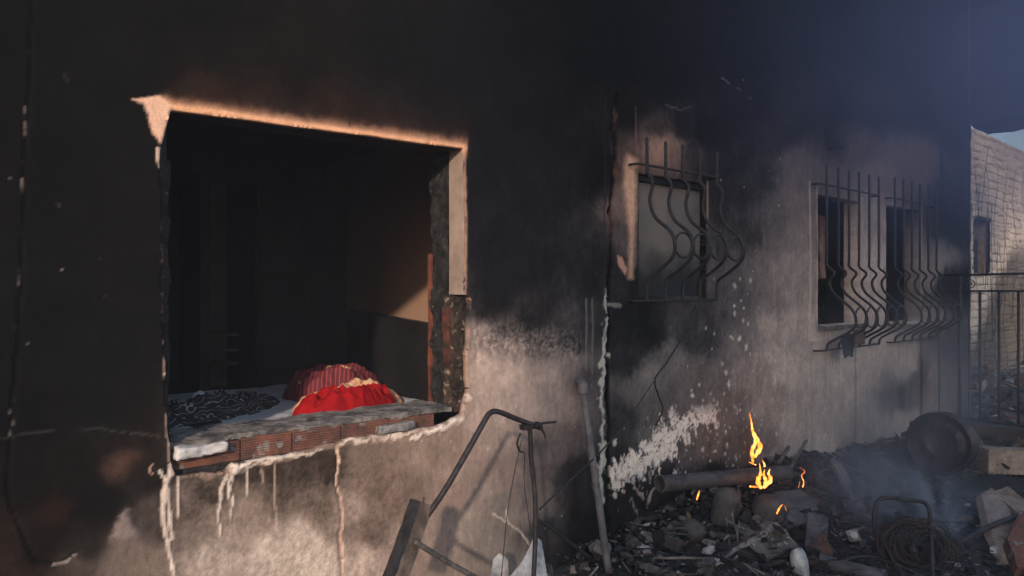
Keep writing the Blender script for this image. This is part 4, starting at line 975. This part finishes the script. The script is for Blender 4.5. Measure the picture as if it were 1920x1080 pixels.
# big sooty pipe on the pile
tag(hollow_tube('long_pipe', at_y(1237,907,-.26), at_y(1478,886,-.50), .050, .006, M_CAN), 'long grey sooty pipe lying across the debris pile by the wall', 'pipe')
tag(hollow_tube('short_duct', gp(1535,1062)+Vector((0,0,.03)), gp(1660,1092)+Vector((0,0,.02)), .045, .004, M_METAL), 'dark open duct end beside the white bottle', 'duct')
# charred cans
def can(name, px, py, r, h, axis, label, m=M_CAN, cat='can', lift=0, prof=None):
    c_ = gp(px, py)+Vector((0,0,lift)); z = Vector(axis).normalized(); x = z.orthogonal().normalized(); y = z.cross(x)
    M = Matrix(((x.x,y.x,z.x,c_.x),(x.y,y.y,z.y,c_.y),(x.z,y.z,z.z,c_.z),(0,0,0,1)))
    prof = prof or [(0,0),(.8,0),(1,.08),(1,.75),(.9,.9),(.55,1),(.5,1.04),(0,1.04)]
    return tag(lathe(name, [(a_*r, b_*h) for a_, b_ in prof], M, m, fn=lambda v: mn.noise_vector(v*16)*.010), label, cat)
ROUND = [(0,0),(.45,.03),(.8,.18),(1,.45),(.97,.65),(.75,.86),(.4,.98),(0,1)]
can('round_pot', 1292, 1012, .085, .15, (.2,-.3,1), 'small rounded sooty pot low at the left end of the pile', prof=ROUND, cat='pot', lift=-.02)
can('charred_can', 1355, 985, .085, .24, (.15,-.1,1), 'upright blackened can beneath the long pipe')
can('round_pot', 1435, 975, .11, .19, (-.3,-.5,.9), 'large rounded sooty pot below the lower flame', prof=ROUND, cat='pot', lift=0)
can('charred_can', 1395, 925, .05, .13, (.9,-.3,.25), 'short blackened can lying just under the long pipe')
can('scorched_bowl', 1535, 925, .09, .07, (.3,-.6,.8), 'scorched bowl lying right of the small flame', prof=[(0,0),(.6,0),(1,1),(.95,1),(.55,.1),(0,.1)], cat='bowl', lift=.05)
can('white_bottle', 1505, 1082, .045, .16, (.1,.25,.9), 'white scorched plastic bottle at the bottom beside the duct end', mat('scorched_white', (.50,.50,.48), (.16,.16,.16), rough=.5, scale=14), 'bottle', prof=[(0,0),(.9,0),(1,.1),(1,.55),(.95,.75),(.7,.93),(.3,1),(0,1)])
# planks, boards, branch
tag(plank('pale_board', gp(1622,978,.02), gp(1566,900,.14), .085, .03, mat('ashy_board', (.24,.20,.175), (.10,.085,.08), scale=10, bump=.5), None, (.2,-.3,1), 1, .005, .03), 'pale ash-covered board slanting down the right side of the pile', 'board')
bm = bmesh.new(); pth = smooth_path([gp(1352,1062,.03), gp(1385,1040,.045), gp(1425,1022,.05), gp(1456,1004,.06)], 8)
tube(bm, pth, [.011+.016*(k/len(pth)) for k in range(len(pth))], 10)
for v in bm.verts: v.co += mn.noise_vector(v.co*40)*.008
tag(from_bm('burnt_branch', bm, M_ASH, None, False), 'thick ash-grey branch end lying in front of the pots', 'branch')
for i, (a_, b_, r_, lab) in enumerate((((1462,905,.16),(1490,872,.26),.016,'charred stick poking up behind the right end of the long pipe'),((1480,915,.14),(1512,878,.22),.013,'second charred stick crossing the small flame'),((1372,1040,.02),(1352,975,.14),.008,'thin black stick standing before the upright can'),((1390,1050,.02),(1370,990,.13),.007,'thin black stick leaning right of its twin'),((1180,1062,.03),(1262,1090,.03),.02,'charred stick at the bottom left of the rubble'),((1700,905,.02),(1770,868,.10),.012,'charred stick in the smoke below the wheel rim'))):
    bm = bmesh.new(); A_ = gp(a_[0],a_[1],a_[2]); B_ = gp(b_[0],b_[1],b_[2]); pth = [A_.lerp(B_, k/10)+mn.noise_vector(A_.lerp(B_, k/10)*9)*.012 for k in range(11)]
    tube(bm, pth, r_, 7)
    for v in bm.verts: v.co += mn.noise_vector(v.co*50)*.004
    tag(from_bm('charred_stick', bm, M_CHARW, None, False), lab, 'stick')
def slab(name, pix, up, th, m, label, cat, nrm=(0,0,1), amp=.006, seed=0, group=None):
    return tag(prism(name, [gp(px, py, u) for (px, py, u) in pix], th, nrm, m, None, amp, seed), label, cat, group)
slab('bent_sheet', [(1425,975,.07),(1450,958,.12),(1500,955,.13),(1535,968,.09),(1530,990,.05),(1480,1000,.03),(1440,992,.04)], 0, .008, M_METAL, 'flat dull sheet metal piece under the large pot', 'metal sheet', seed=3)
slab('metal_offcut', [(1508,1040,.03),(1515,996,.12),(1552,1005,.12),(1548,1042,.04)], 0, .006, M_METAL, 'grey square-cut metal offcut propped behind the white bottle', 'metal sheet', (0,-.8,.5), .004, 4)
slab('rusty_sheet', [(1500,1056,.04),(1545,1028,.11),(1562,1056,.05),(1530,1075,.02)], 0, .005, M_RUST, 'rust-red triangular sheet above the duct end', 'metal sheet', (0,-.5,.8), .004, 5)
slab('tin_scrap', [(1570,960,.03),(1600,930,.12),(1650,940,.10),(1640,975,.02)], 0, .006, M_CAN, 'crumpled dark tin in the thick of the ground smoke', 'metal sheet', (0,-.3,1), .012, 6)
slab('charred_sheeting', [(1560,892,.05),(1600,858,.12),(1690,868,.10),(1720,905,.03),(1620,915,.02)], 0, .02, M_CHAR, 'black charred panel lying against the wall foot in smoke', 'panel', (0,-.2,1), .014, 7)
slab('charred_sheeting', [(1780,925,.02),(1850,905,.05),(1935,915,.05),(1940,960,.02),(1850,965,.01)], 0, .02, M_CHAR, 'flat black panel in front of the pale stone block', 'panel', (0,0,1), .010, 8)
slab('burnt_cloth', [(1380,1000,.04),(1420,985,.08),(1470,1010,.06),(1500,1040,.03),(1440,1060,.02),(1400,1030,.03)], 0, .01, M_CHARW, 'grey burnt rag between the branch and the white bottle', 'rag', (0,0,1), .016, 9)
# stones
tag(rough_box('stone_block', (0,0,0), (.46,.16,.20), M_STONE, None, .022, .006, 3, Matrix.Translation(gp(1853,893,.02)) @ Matrix.Rotation(-.72, 4, 'Z') @ Matrix.Rotation(.04, 4, 'Y'), 9), 'long tan stone block lying at the right edge below the gate', 'block')
slab('broken_slab', [(1828,968,.13),(1846,960,.15),(1876,985,.12),(1912,1066,.0),(1870,1058,.0),(1840,1010,.06)], 0, .05, M_STONE, 'steep pointed pale slab beside the wire coil', 'slab', (.2,-.6,.5), .007, 11)
slab('broken_slab', [(1858,962,.12),(1885,960,.15),(1925,985,.12),(1940,1010,.08),(1900,995,.09)], 0, .04, M_STONE, 'flatter pale slab behind the pointed one', 'slab', (0,-.3,1), .007, 12)
slab('broken_slab', [(1880,1040,.05),(1905,1005,.11),(1940,1010,.12),(1945,1075,.0),(1900,1080,.0)], 0, .06, M_BRICK, 'reddish broken slab at the right picture edge', 'slab', (0,-.4,1), .010, 13)
tag(tube_obj('charred_bar', [gp(1795,1032,.04), gp(1850,1020,.10), gp(1935,1000,.15)], .017, M_IRON, None, 10, 5, rough=.002), 'thick black bar lying across the pale slabs', 'bar')
# bent chair frame and wire coil
cf = thing('chair_frame', 'bent black tubular chair frame sticking up through the coil', 'chair', tuple(gp(1700,1060)))
tube_obj('tube', [gp(1700,1096,.02), gp(1662,1050,.06), gp(1640,1040,.16), gp(1643,1032,.28), gp(1660,1030,.315), gp(1700,1032,.31), gp(1738,1040,.30), gp(1745,1060,.20), gp(1748,1096,.02)], .0125, M_IRON, cf, 10, 8)
tube_obj('tube', [gp(1560,1068,.03), gp(1620,1062,.06), gp(1680,1075,.05), gp(1740,1096,.03)], .010, M_IRON, cf, 8, 6)
bm = bmesh.new(); rr = random.Random(9); cc = gp(1720,1062,.11)
for k in range(46):
    r_ = rr.uniform(.10, .20); tl = rr.uniform(-.5, .5); t0 = rr.uniform(0, 6.28); ln = rr.uniform(3, 6.3); off = Vector((rr.gauss(0,.02), rr.gauss(0,.03), rr.gauss(0,.015)))
    R3 = Matrix.Rotation(rr.gauss(-.5,.25), 3, 'Z') @ Matrix.Rotation(1.1+tl*.5, 3, 'X')
    pts = [cc+off+R3 @ Vector((r_*1.15*math.cos(t0+ln*t_/22), r_*.85*math.sin(t0+ln*t_/22), .02*math.sin(t_*.8+k))) for t_ in range(23)]
    tube(bm, pts, rr.choice((.0022, .003, .0038)), 5)
tag(from_bm('wire_coil', bm, M_WIRE), 'reddish-black coil of burnt wire at the bottom right', 'wire')
bm = bmesh.new(); A_ = gp(1728,985,.04); B_ = gp(1744,985,.16)
tube(bm, [A_, A_.lerp(B_,.5)+Vector((.01,0,0)), B_], .004, 6)
rough_box_bm(bm, B_+Vector((-.035,-.02,-.004)), B_+Vector((.035,.02,.008)), .01, .006, 5)
tag(from_bm('nail_head_stick', bm, M_CHARW, None, False), 'thin stick with a flat charred cap standing in the smoke', 'stick')
# wall socket plate, small white scraps
sk = thing('socket', 'square white wall socket fallen onto the debris', 'socket', tuple(gp(1600,1030,.06)))
Ms = Matrix.Translation(gp(1600,1026,.07)) @ Matrix.Rotation(-.5, 4, 'Z') @ Matrix.Rotation(.9, 4, 'X')
rough_box('plate', (-.04,-.035,-.005), (.04,.035,.005), M_ASH, sk, .02, .001, 1, Ms)
lathe('insert', [(0,.006),(.022,.006),(.026,.010),(.022,.009),(.018,.002),(0,.002)], Ms, M_FOAM, sk, 24)
for i, (px, py, s_, lab) in enumerate(((1205,1040,.05,'white crumbled lump at the bottom left of the rubble'),(1330,1040,.035,'white flaky scrap in front of the round pot'),(1345,1062,.04,'torn white foil near the branch root'),(1395,905,.02,'pale chip on top of the pile'),(1865,1040,.03,'small white chip between the pale slabs'),(1815,955,.02,'tiny white chip in the ash left of the slabs'))):
    c_ = gp(px, py, .03)
    tag(rough_box('white_scrap', c_-Vector((s_,s_*.7,s_*.35)), c_+Vector((s_,s_*.7,s_*.35)), M_FOAM, None, .012, s_*.4, 80+i, None, 16), lab, 'scrap')

# ---------------------------------------------------------------- wheel rim
wc = at_d(1766, 830, 6.1); ax_ = (Vector((0,-D,EYE))-wc); ax_.z = .25; ax_ = Matrix.Rotation(-.32, 3, 'Z') @ ax_; ax_.normalize()
xw = ax_.orthogonal().normalized(); yw = ax_.cross(xw)
MW = Matrix(((xw.x,yw.x,ax_.x,wc.x),(xw.y,yw.y,ax_.y,wc.y),(xw.z,yw.z,ax_.z,wc.z),(0,0,0,1)))
wh = thing('wheel_rim', 'bare burnt steel wheel rim standing against the gate end', 'wheel', tuple(wc-Vector((0,0,.24))))
M_RIM = mat('burnt_steel', (.075,.068,.072), (.022,.018,.018), rough=.42, metal=.75, scale=9, bump=.25, bdist=.003)
RP = [(.232,.080),(.250,.078),(.254,.070),(.236,.062),(.222,.050),(.214,.030),(.190,.010),(.186,-.03),(.210,-.055),(.228,-.07),(.246,-.075),(.246,-.085),(.222,-.08),(.204,-.06),(.180,-.035),(.182,.012),(.206,.036),(.216,.056),(.228,.072),(.232,.080)]
lathe('rim_barrel', RP, MW, M_RIM, wh, 72)
bm = bmesh.new(); na, nr = 120, 26; G = {}
def dz(r_): return .012+.022*math.exp(-((r_-.125)/.03)**2)-.02*math.exp(-(r_/.05)**2)
for i in range(na):
    for j in range(nr+1):
        r_ = .03+(.183-.03)*j/nr; t_ = 2*math.pi*i/na
        G[i,j] = bm.verts.new(MW @ Vector((r_*math.cos(t_), r_*math.sin(t_), dz(r_)-.02)))
for i in range(na):
    for j in range(nr):
        r_ = .03+(.183-.03)*(j+.5)/nr; t_ = 2*math.pi*(i+.5)/na; x_, y_ = r_*math.cos(t_), r_*math.sin(t_)
        if any(math.hypot(x_-.148*math.cos(a_), y_-.148*math.sin(a_)) < .016 for a_ in [2*math.pi*k/12 for k in range(12)]): continue
        if any(math.hypot(x_-.062*math.cos(a_), y_-.062*math.sin(a_)) < .009 for a_ in [2*math.pi*k/4+.4 for k in range(4)]): continue
        bm.faces.new((G[i,j], G[(i+1)%na,j], G[(i+1)%na,j+1], G[i,j+1]))
from_bm('wheel_disc', bm, M_RIM, wh)
# dark box behind the wheel
b0 = at_d(1712, 800, 6.5)
tag(rough_box('charred_crate', (b0.x-.02,b0.y-.35,-.02), (b0.x+.5,b0.y+.02,.46), M_CHAR, None, .04, .012, 5), 'blackened crate the wheel rim leans on', 'crate')

# ---------------------------------------------------------------- fire
def flame_mat():
    m = bpy.data.materials.new('fire'); m.use_nodes = True; n = m.node_tree; n.nodes.clear()
    out = n.nodes.new('ShaderNodeOutputMaterial'); em = n.nodes.new('ShaderNodeEmission'); tr = n.nodes.new('ShaderNodeBsdfTransparent'); mx = n.nodes.new('ShaderNodeMixShader')
    lw_ = n.nodes.new('ShaderNodeLayerWeight'); lw_.inputs['Blend'].default_value = .5
    tc = n.nodes.new('ShaderNodeTexCoord'); no = n.nodes.new('ShaderNodeTexNoise'); no.inputs['Scale'].default_value = 22; n.links.new(tc.outputs['Object'], no.inputs['Vector'])
    rp = n.nodes.new('ShaderNodeValToRGB'); e = rp.color_ramp.elements
    e[0].position = .3; e[0].color = (1,.16,.02,1); e[1].position = .75; e[1].color = (1,.55,.16,1)
    x = e.new(.5); x.color = (1,.26,.035,1)
    n.links.new(no.outputs['Fac'], rp.inputs['Fac']); n.links.new(rp.outputs[0], em.inputs['Color']); em.inputs['Strength'].default_value = 1.9
    r2 = n.nodes.new('ShaderNodeValToRGB'); r2.color_ramp.elements[0].position = .08; r2.color_ramp.elements[0].color = (1,1,1,1); r2.color_ramp.elements[1].position = .85; r2.color_ramp.elements[1].color = (.0,.0,.0,1)
    n.links.new(lw_.outputs['Facing'], r2.inputs['Fac'])
    n.links.new(r2.outputs[0], mx.inputs[0]); n.links.new(tr.outputs[0], mx.inputs[1]); n.links.new(em.outputs[0], mx.inputs[2]); n.links.new(mx.outputs[0], out.inputs['Surface'])
    return m
M_FIRE = flame_mat()
def flame(tongues, label, group=None):
    bm = bmesh.new()
    for pts, r_ in tongues:
        p_ = smooth_path([at_y(px, py, y) for (px, py, y) in pts], 6); n_ = len(p_)
        rs = [max(.0006, r_*math.sin(math.pi*min(.98, (k/(n_-1))**.55*.97+.03))*(1+.25*math.sin(k*1.7))) for k in range(n_)]
        tube(bm, p_, rs, 10)
    return tag(from_bm('flame', bm, M_FIRE), label, 'flame')
flame([([(1412,868,-.30),(1410,845,-.30),(1417,828,-.30),(1411,808,-.30),(1409,792,-.30),(1405,772,-.30)], .013),
       ([(1414,858,-.31),(1424,842,-.31),(1421,824,-.31),(1412,806,-.31)], .015),([(1418,852,-.29),(1428,838,-.29),(1425,828,-.29)], .009),
       ([(1428,884,-.36),(1434,874,-.36),(1429,862,-.36)], .010),([(1418,872,-.35),(1408,868,-.35),(1404,866,-.35)], .005)], 'tall thin flame licking up the wall above the long pipe')
flame([([(1428,916,-.56),(1421,902,-.56),(1426,888,-.56),(1424,868,-.56)], .015),([(1432,916,-.57),(1436,902,-.57),(1432,890,-.57),(1434,880,-.57)], .013),
       ([(1434,913,-.56),(1445,900,-.56),(1441,888,-.56),(1444,879,-.56)], .013),([(1405,912,-.56),(1418,913,-.56),(1436,914,-.56)], .007)], 'low bright flame burning on the front of the long pipe')
flame([([(1502,922,-.5),(1507,905,-.5),(1503,892,-.5),(1509,884,-.5),(1499,876,-.5)], .0030),([(1497,915,-.52),(1500,902,-.52)], .0024)], 'small wispy flame at the right end of the long pipe')
flame([([(1456,964,-.75),(1462,952,-.75),(1468,945,-.75)], .0055),([(1475,958,-.75),(1471,948,-.75)], .0035)], 'tiny orange flame under the debris below the large pot')
flame([([(1306,938,-.45),(1310,925,-.45),(1312,919,-.45)], .005)], 'tiny dim flame below the left part of the long pipe')
pf_ = at_d(1893, 757, 12.5)
bm = bmesh.new(); tube(bm, [pf_+Vector((0,0,-.08)), pf_, pf_+Vector((.02,0,.09))], [.03,.045,.002], 8)
tag(from_bm('flame', bm, M_FIRE), 'small flame far off in the yard beyond the gate bars', 'flame')

# ---------------------------------------------------------------- smoke
def smoke_mat(name, dens, scale, colr, lo=.42, seed=0, aniso=.2):
    m = bpy.data.materials.new(name); m.use_nodes = True; n = m.node_tree; n.nodes.clear()
    out = n.nodes.new('ShaderNodeOutputMaterial'); pv = n.nodes.new('ShaderNodeVolumePrincipled'); n.links.new(pv.outputs[0], out.inputs['Volume'])
    pv.inputs['Color'].default_value = (*colr, 1); pv.inputs['Anisotropy'].default_value = aniso
    tc = n.nodes.new('ShaderNodeTexCoord')
    ln = n.nodes.new('ShaderNodeVectorMath'); ln.operation = 'LENGTH'; n.links.new(tc.outputs['Object'], ln.inputs[0])
    fo = n.nodes.new('ShaderNodeMapRange'); fo.interpolation_type = 'SMOOTHSTEP'; fo.inputs[1].default_value = 1; fo.inputs[2].default_value = .1; fo.inputs[3].default_value = 0; fo.inputs[4].default_value = 1
    n.links.new(ln.outputs['Value'], fo.inputs[0])
    ge = n.nodes.new('ShaderNodeNewGeometry')
    mp = n.nodes.new('ShaderNodeMapping'); mp.inputs['Scale'].default_value = (1, 1, .55); mp.inputs['Location'].default_value = (seed*3.7, seed, seed*2.1); n.links.new(ge.outputs['Position'], mp.inputs[0])
    no = n.nodes.new('ShaderNodeTexNoise'); no.inputs['Scale'].default_value = scale; no.inputs['Detail'].default_value = 4; no.inputs['Distortion'].default_value = .8; n.links.new(mp.outputs[0], no.inputs['Vector'])
    nr_ = n.nodes.new('ShaderNodeMapRange'); nr_.inputs[1].default_value = lo; nr_.inputs[2].default_value = lo+.25; n.links.new(no.outputs['Fac'], nr_.inputs[0])
    mu = n.nodes.new('ShaderNodeMath'); mu.operation = 'MULTIPLY'; n.links.new(fo.outputs[0], mu.inputs[0]); n.links.new(nr_.outputs[0], mu.inputs[1])
    m2 = n.nodes.new('ShaderNodeMath'); m2.operation = 'MULTIPLY'; n.links.new(mu.outputs[0], m2.inputs[0]); m2.inputs[1].default_value = dens
    n.links.new(m2.outputs[0], pv.inputs['Density'])
    return m
def smoke(loc, scl, rot, m, label):
    bm = bmesh.new(); bmesh.ops.create_icosphere(bm, subdivisions=3, radius=1)
    o = from_bm('smoke', bm, m); o.location = loc; o.scale = scl; o.rotation_euler = rot
    return tag(o, label, 'smoke', kind='stuff')
smoke(tuple(gp(1700,985,.12)), (.85,.6,.42), (0,.3,-.6), smoke_mat('ground_smoke', 7.0, 3.4, (.66,.72,.92), .46, 1), 'pale blue smoke curling off the debris before the wheel rim')
smoke((8.2,-1.3,3.15), (6.2,1.9,1.75), (0,-.05,0), smoke_mat('ceiling_smoke', .35, 1.0, (.40,.46,.80), .27, 2), 'bluish smoke gathering under the roof edge at the upper right')
smoke((6.1,-.75,.75), (2.5,.95,1.1), (0,-.1,0), smoke_mat('thin_smoke', .60, 1.8, (.62,.62,.72), .40, 3), 'thin grey smoke rising above the long pipe')

hz = rough_box('haze', (-122,-122,-1.3), (122,122,16.6), None, None, res=400, amp=0)
hm = bpy.data.materials.new('haze_air'); hm.use_nodes = True; hm.node_tree.nodes.clear()
ho = hm.node_tree.nodes.new('ShaderNodeOutputMaterial'); hv = hm.node_tree.nodes.new('ShaderNodeVolumePrincipled')
hv.inputs['Color'].default_value = (.70,.74,.88,1); hv.inputs['Density'].default_value = .0065; hm.node_tree.links.new(hv.outputs[0], ho.inputs['Volume'])
hz.data.materials.append(hm); tag(hz, 'thin grey smoke haze hanging over the whole yard', 'haze', kind='stuff')
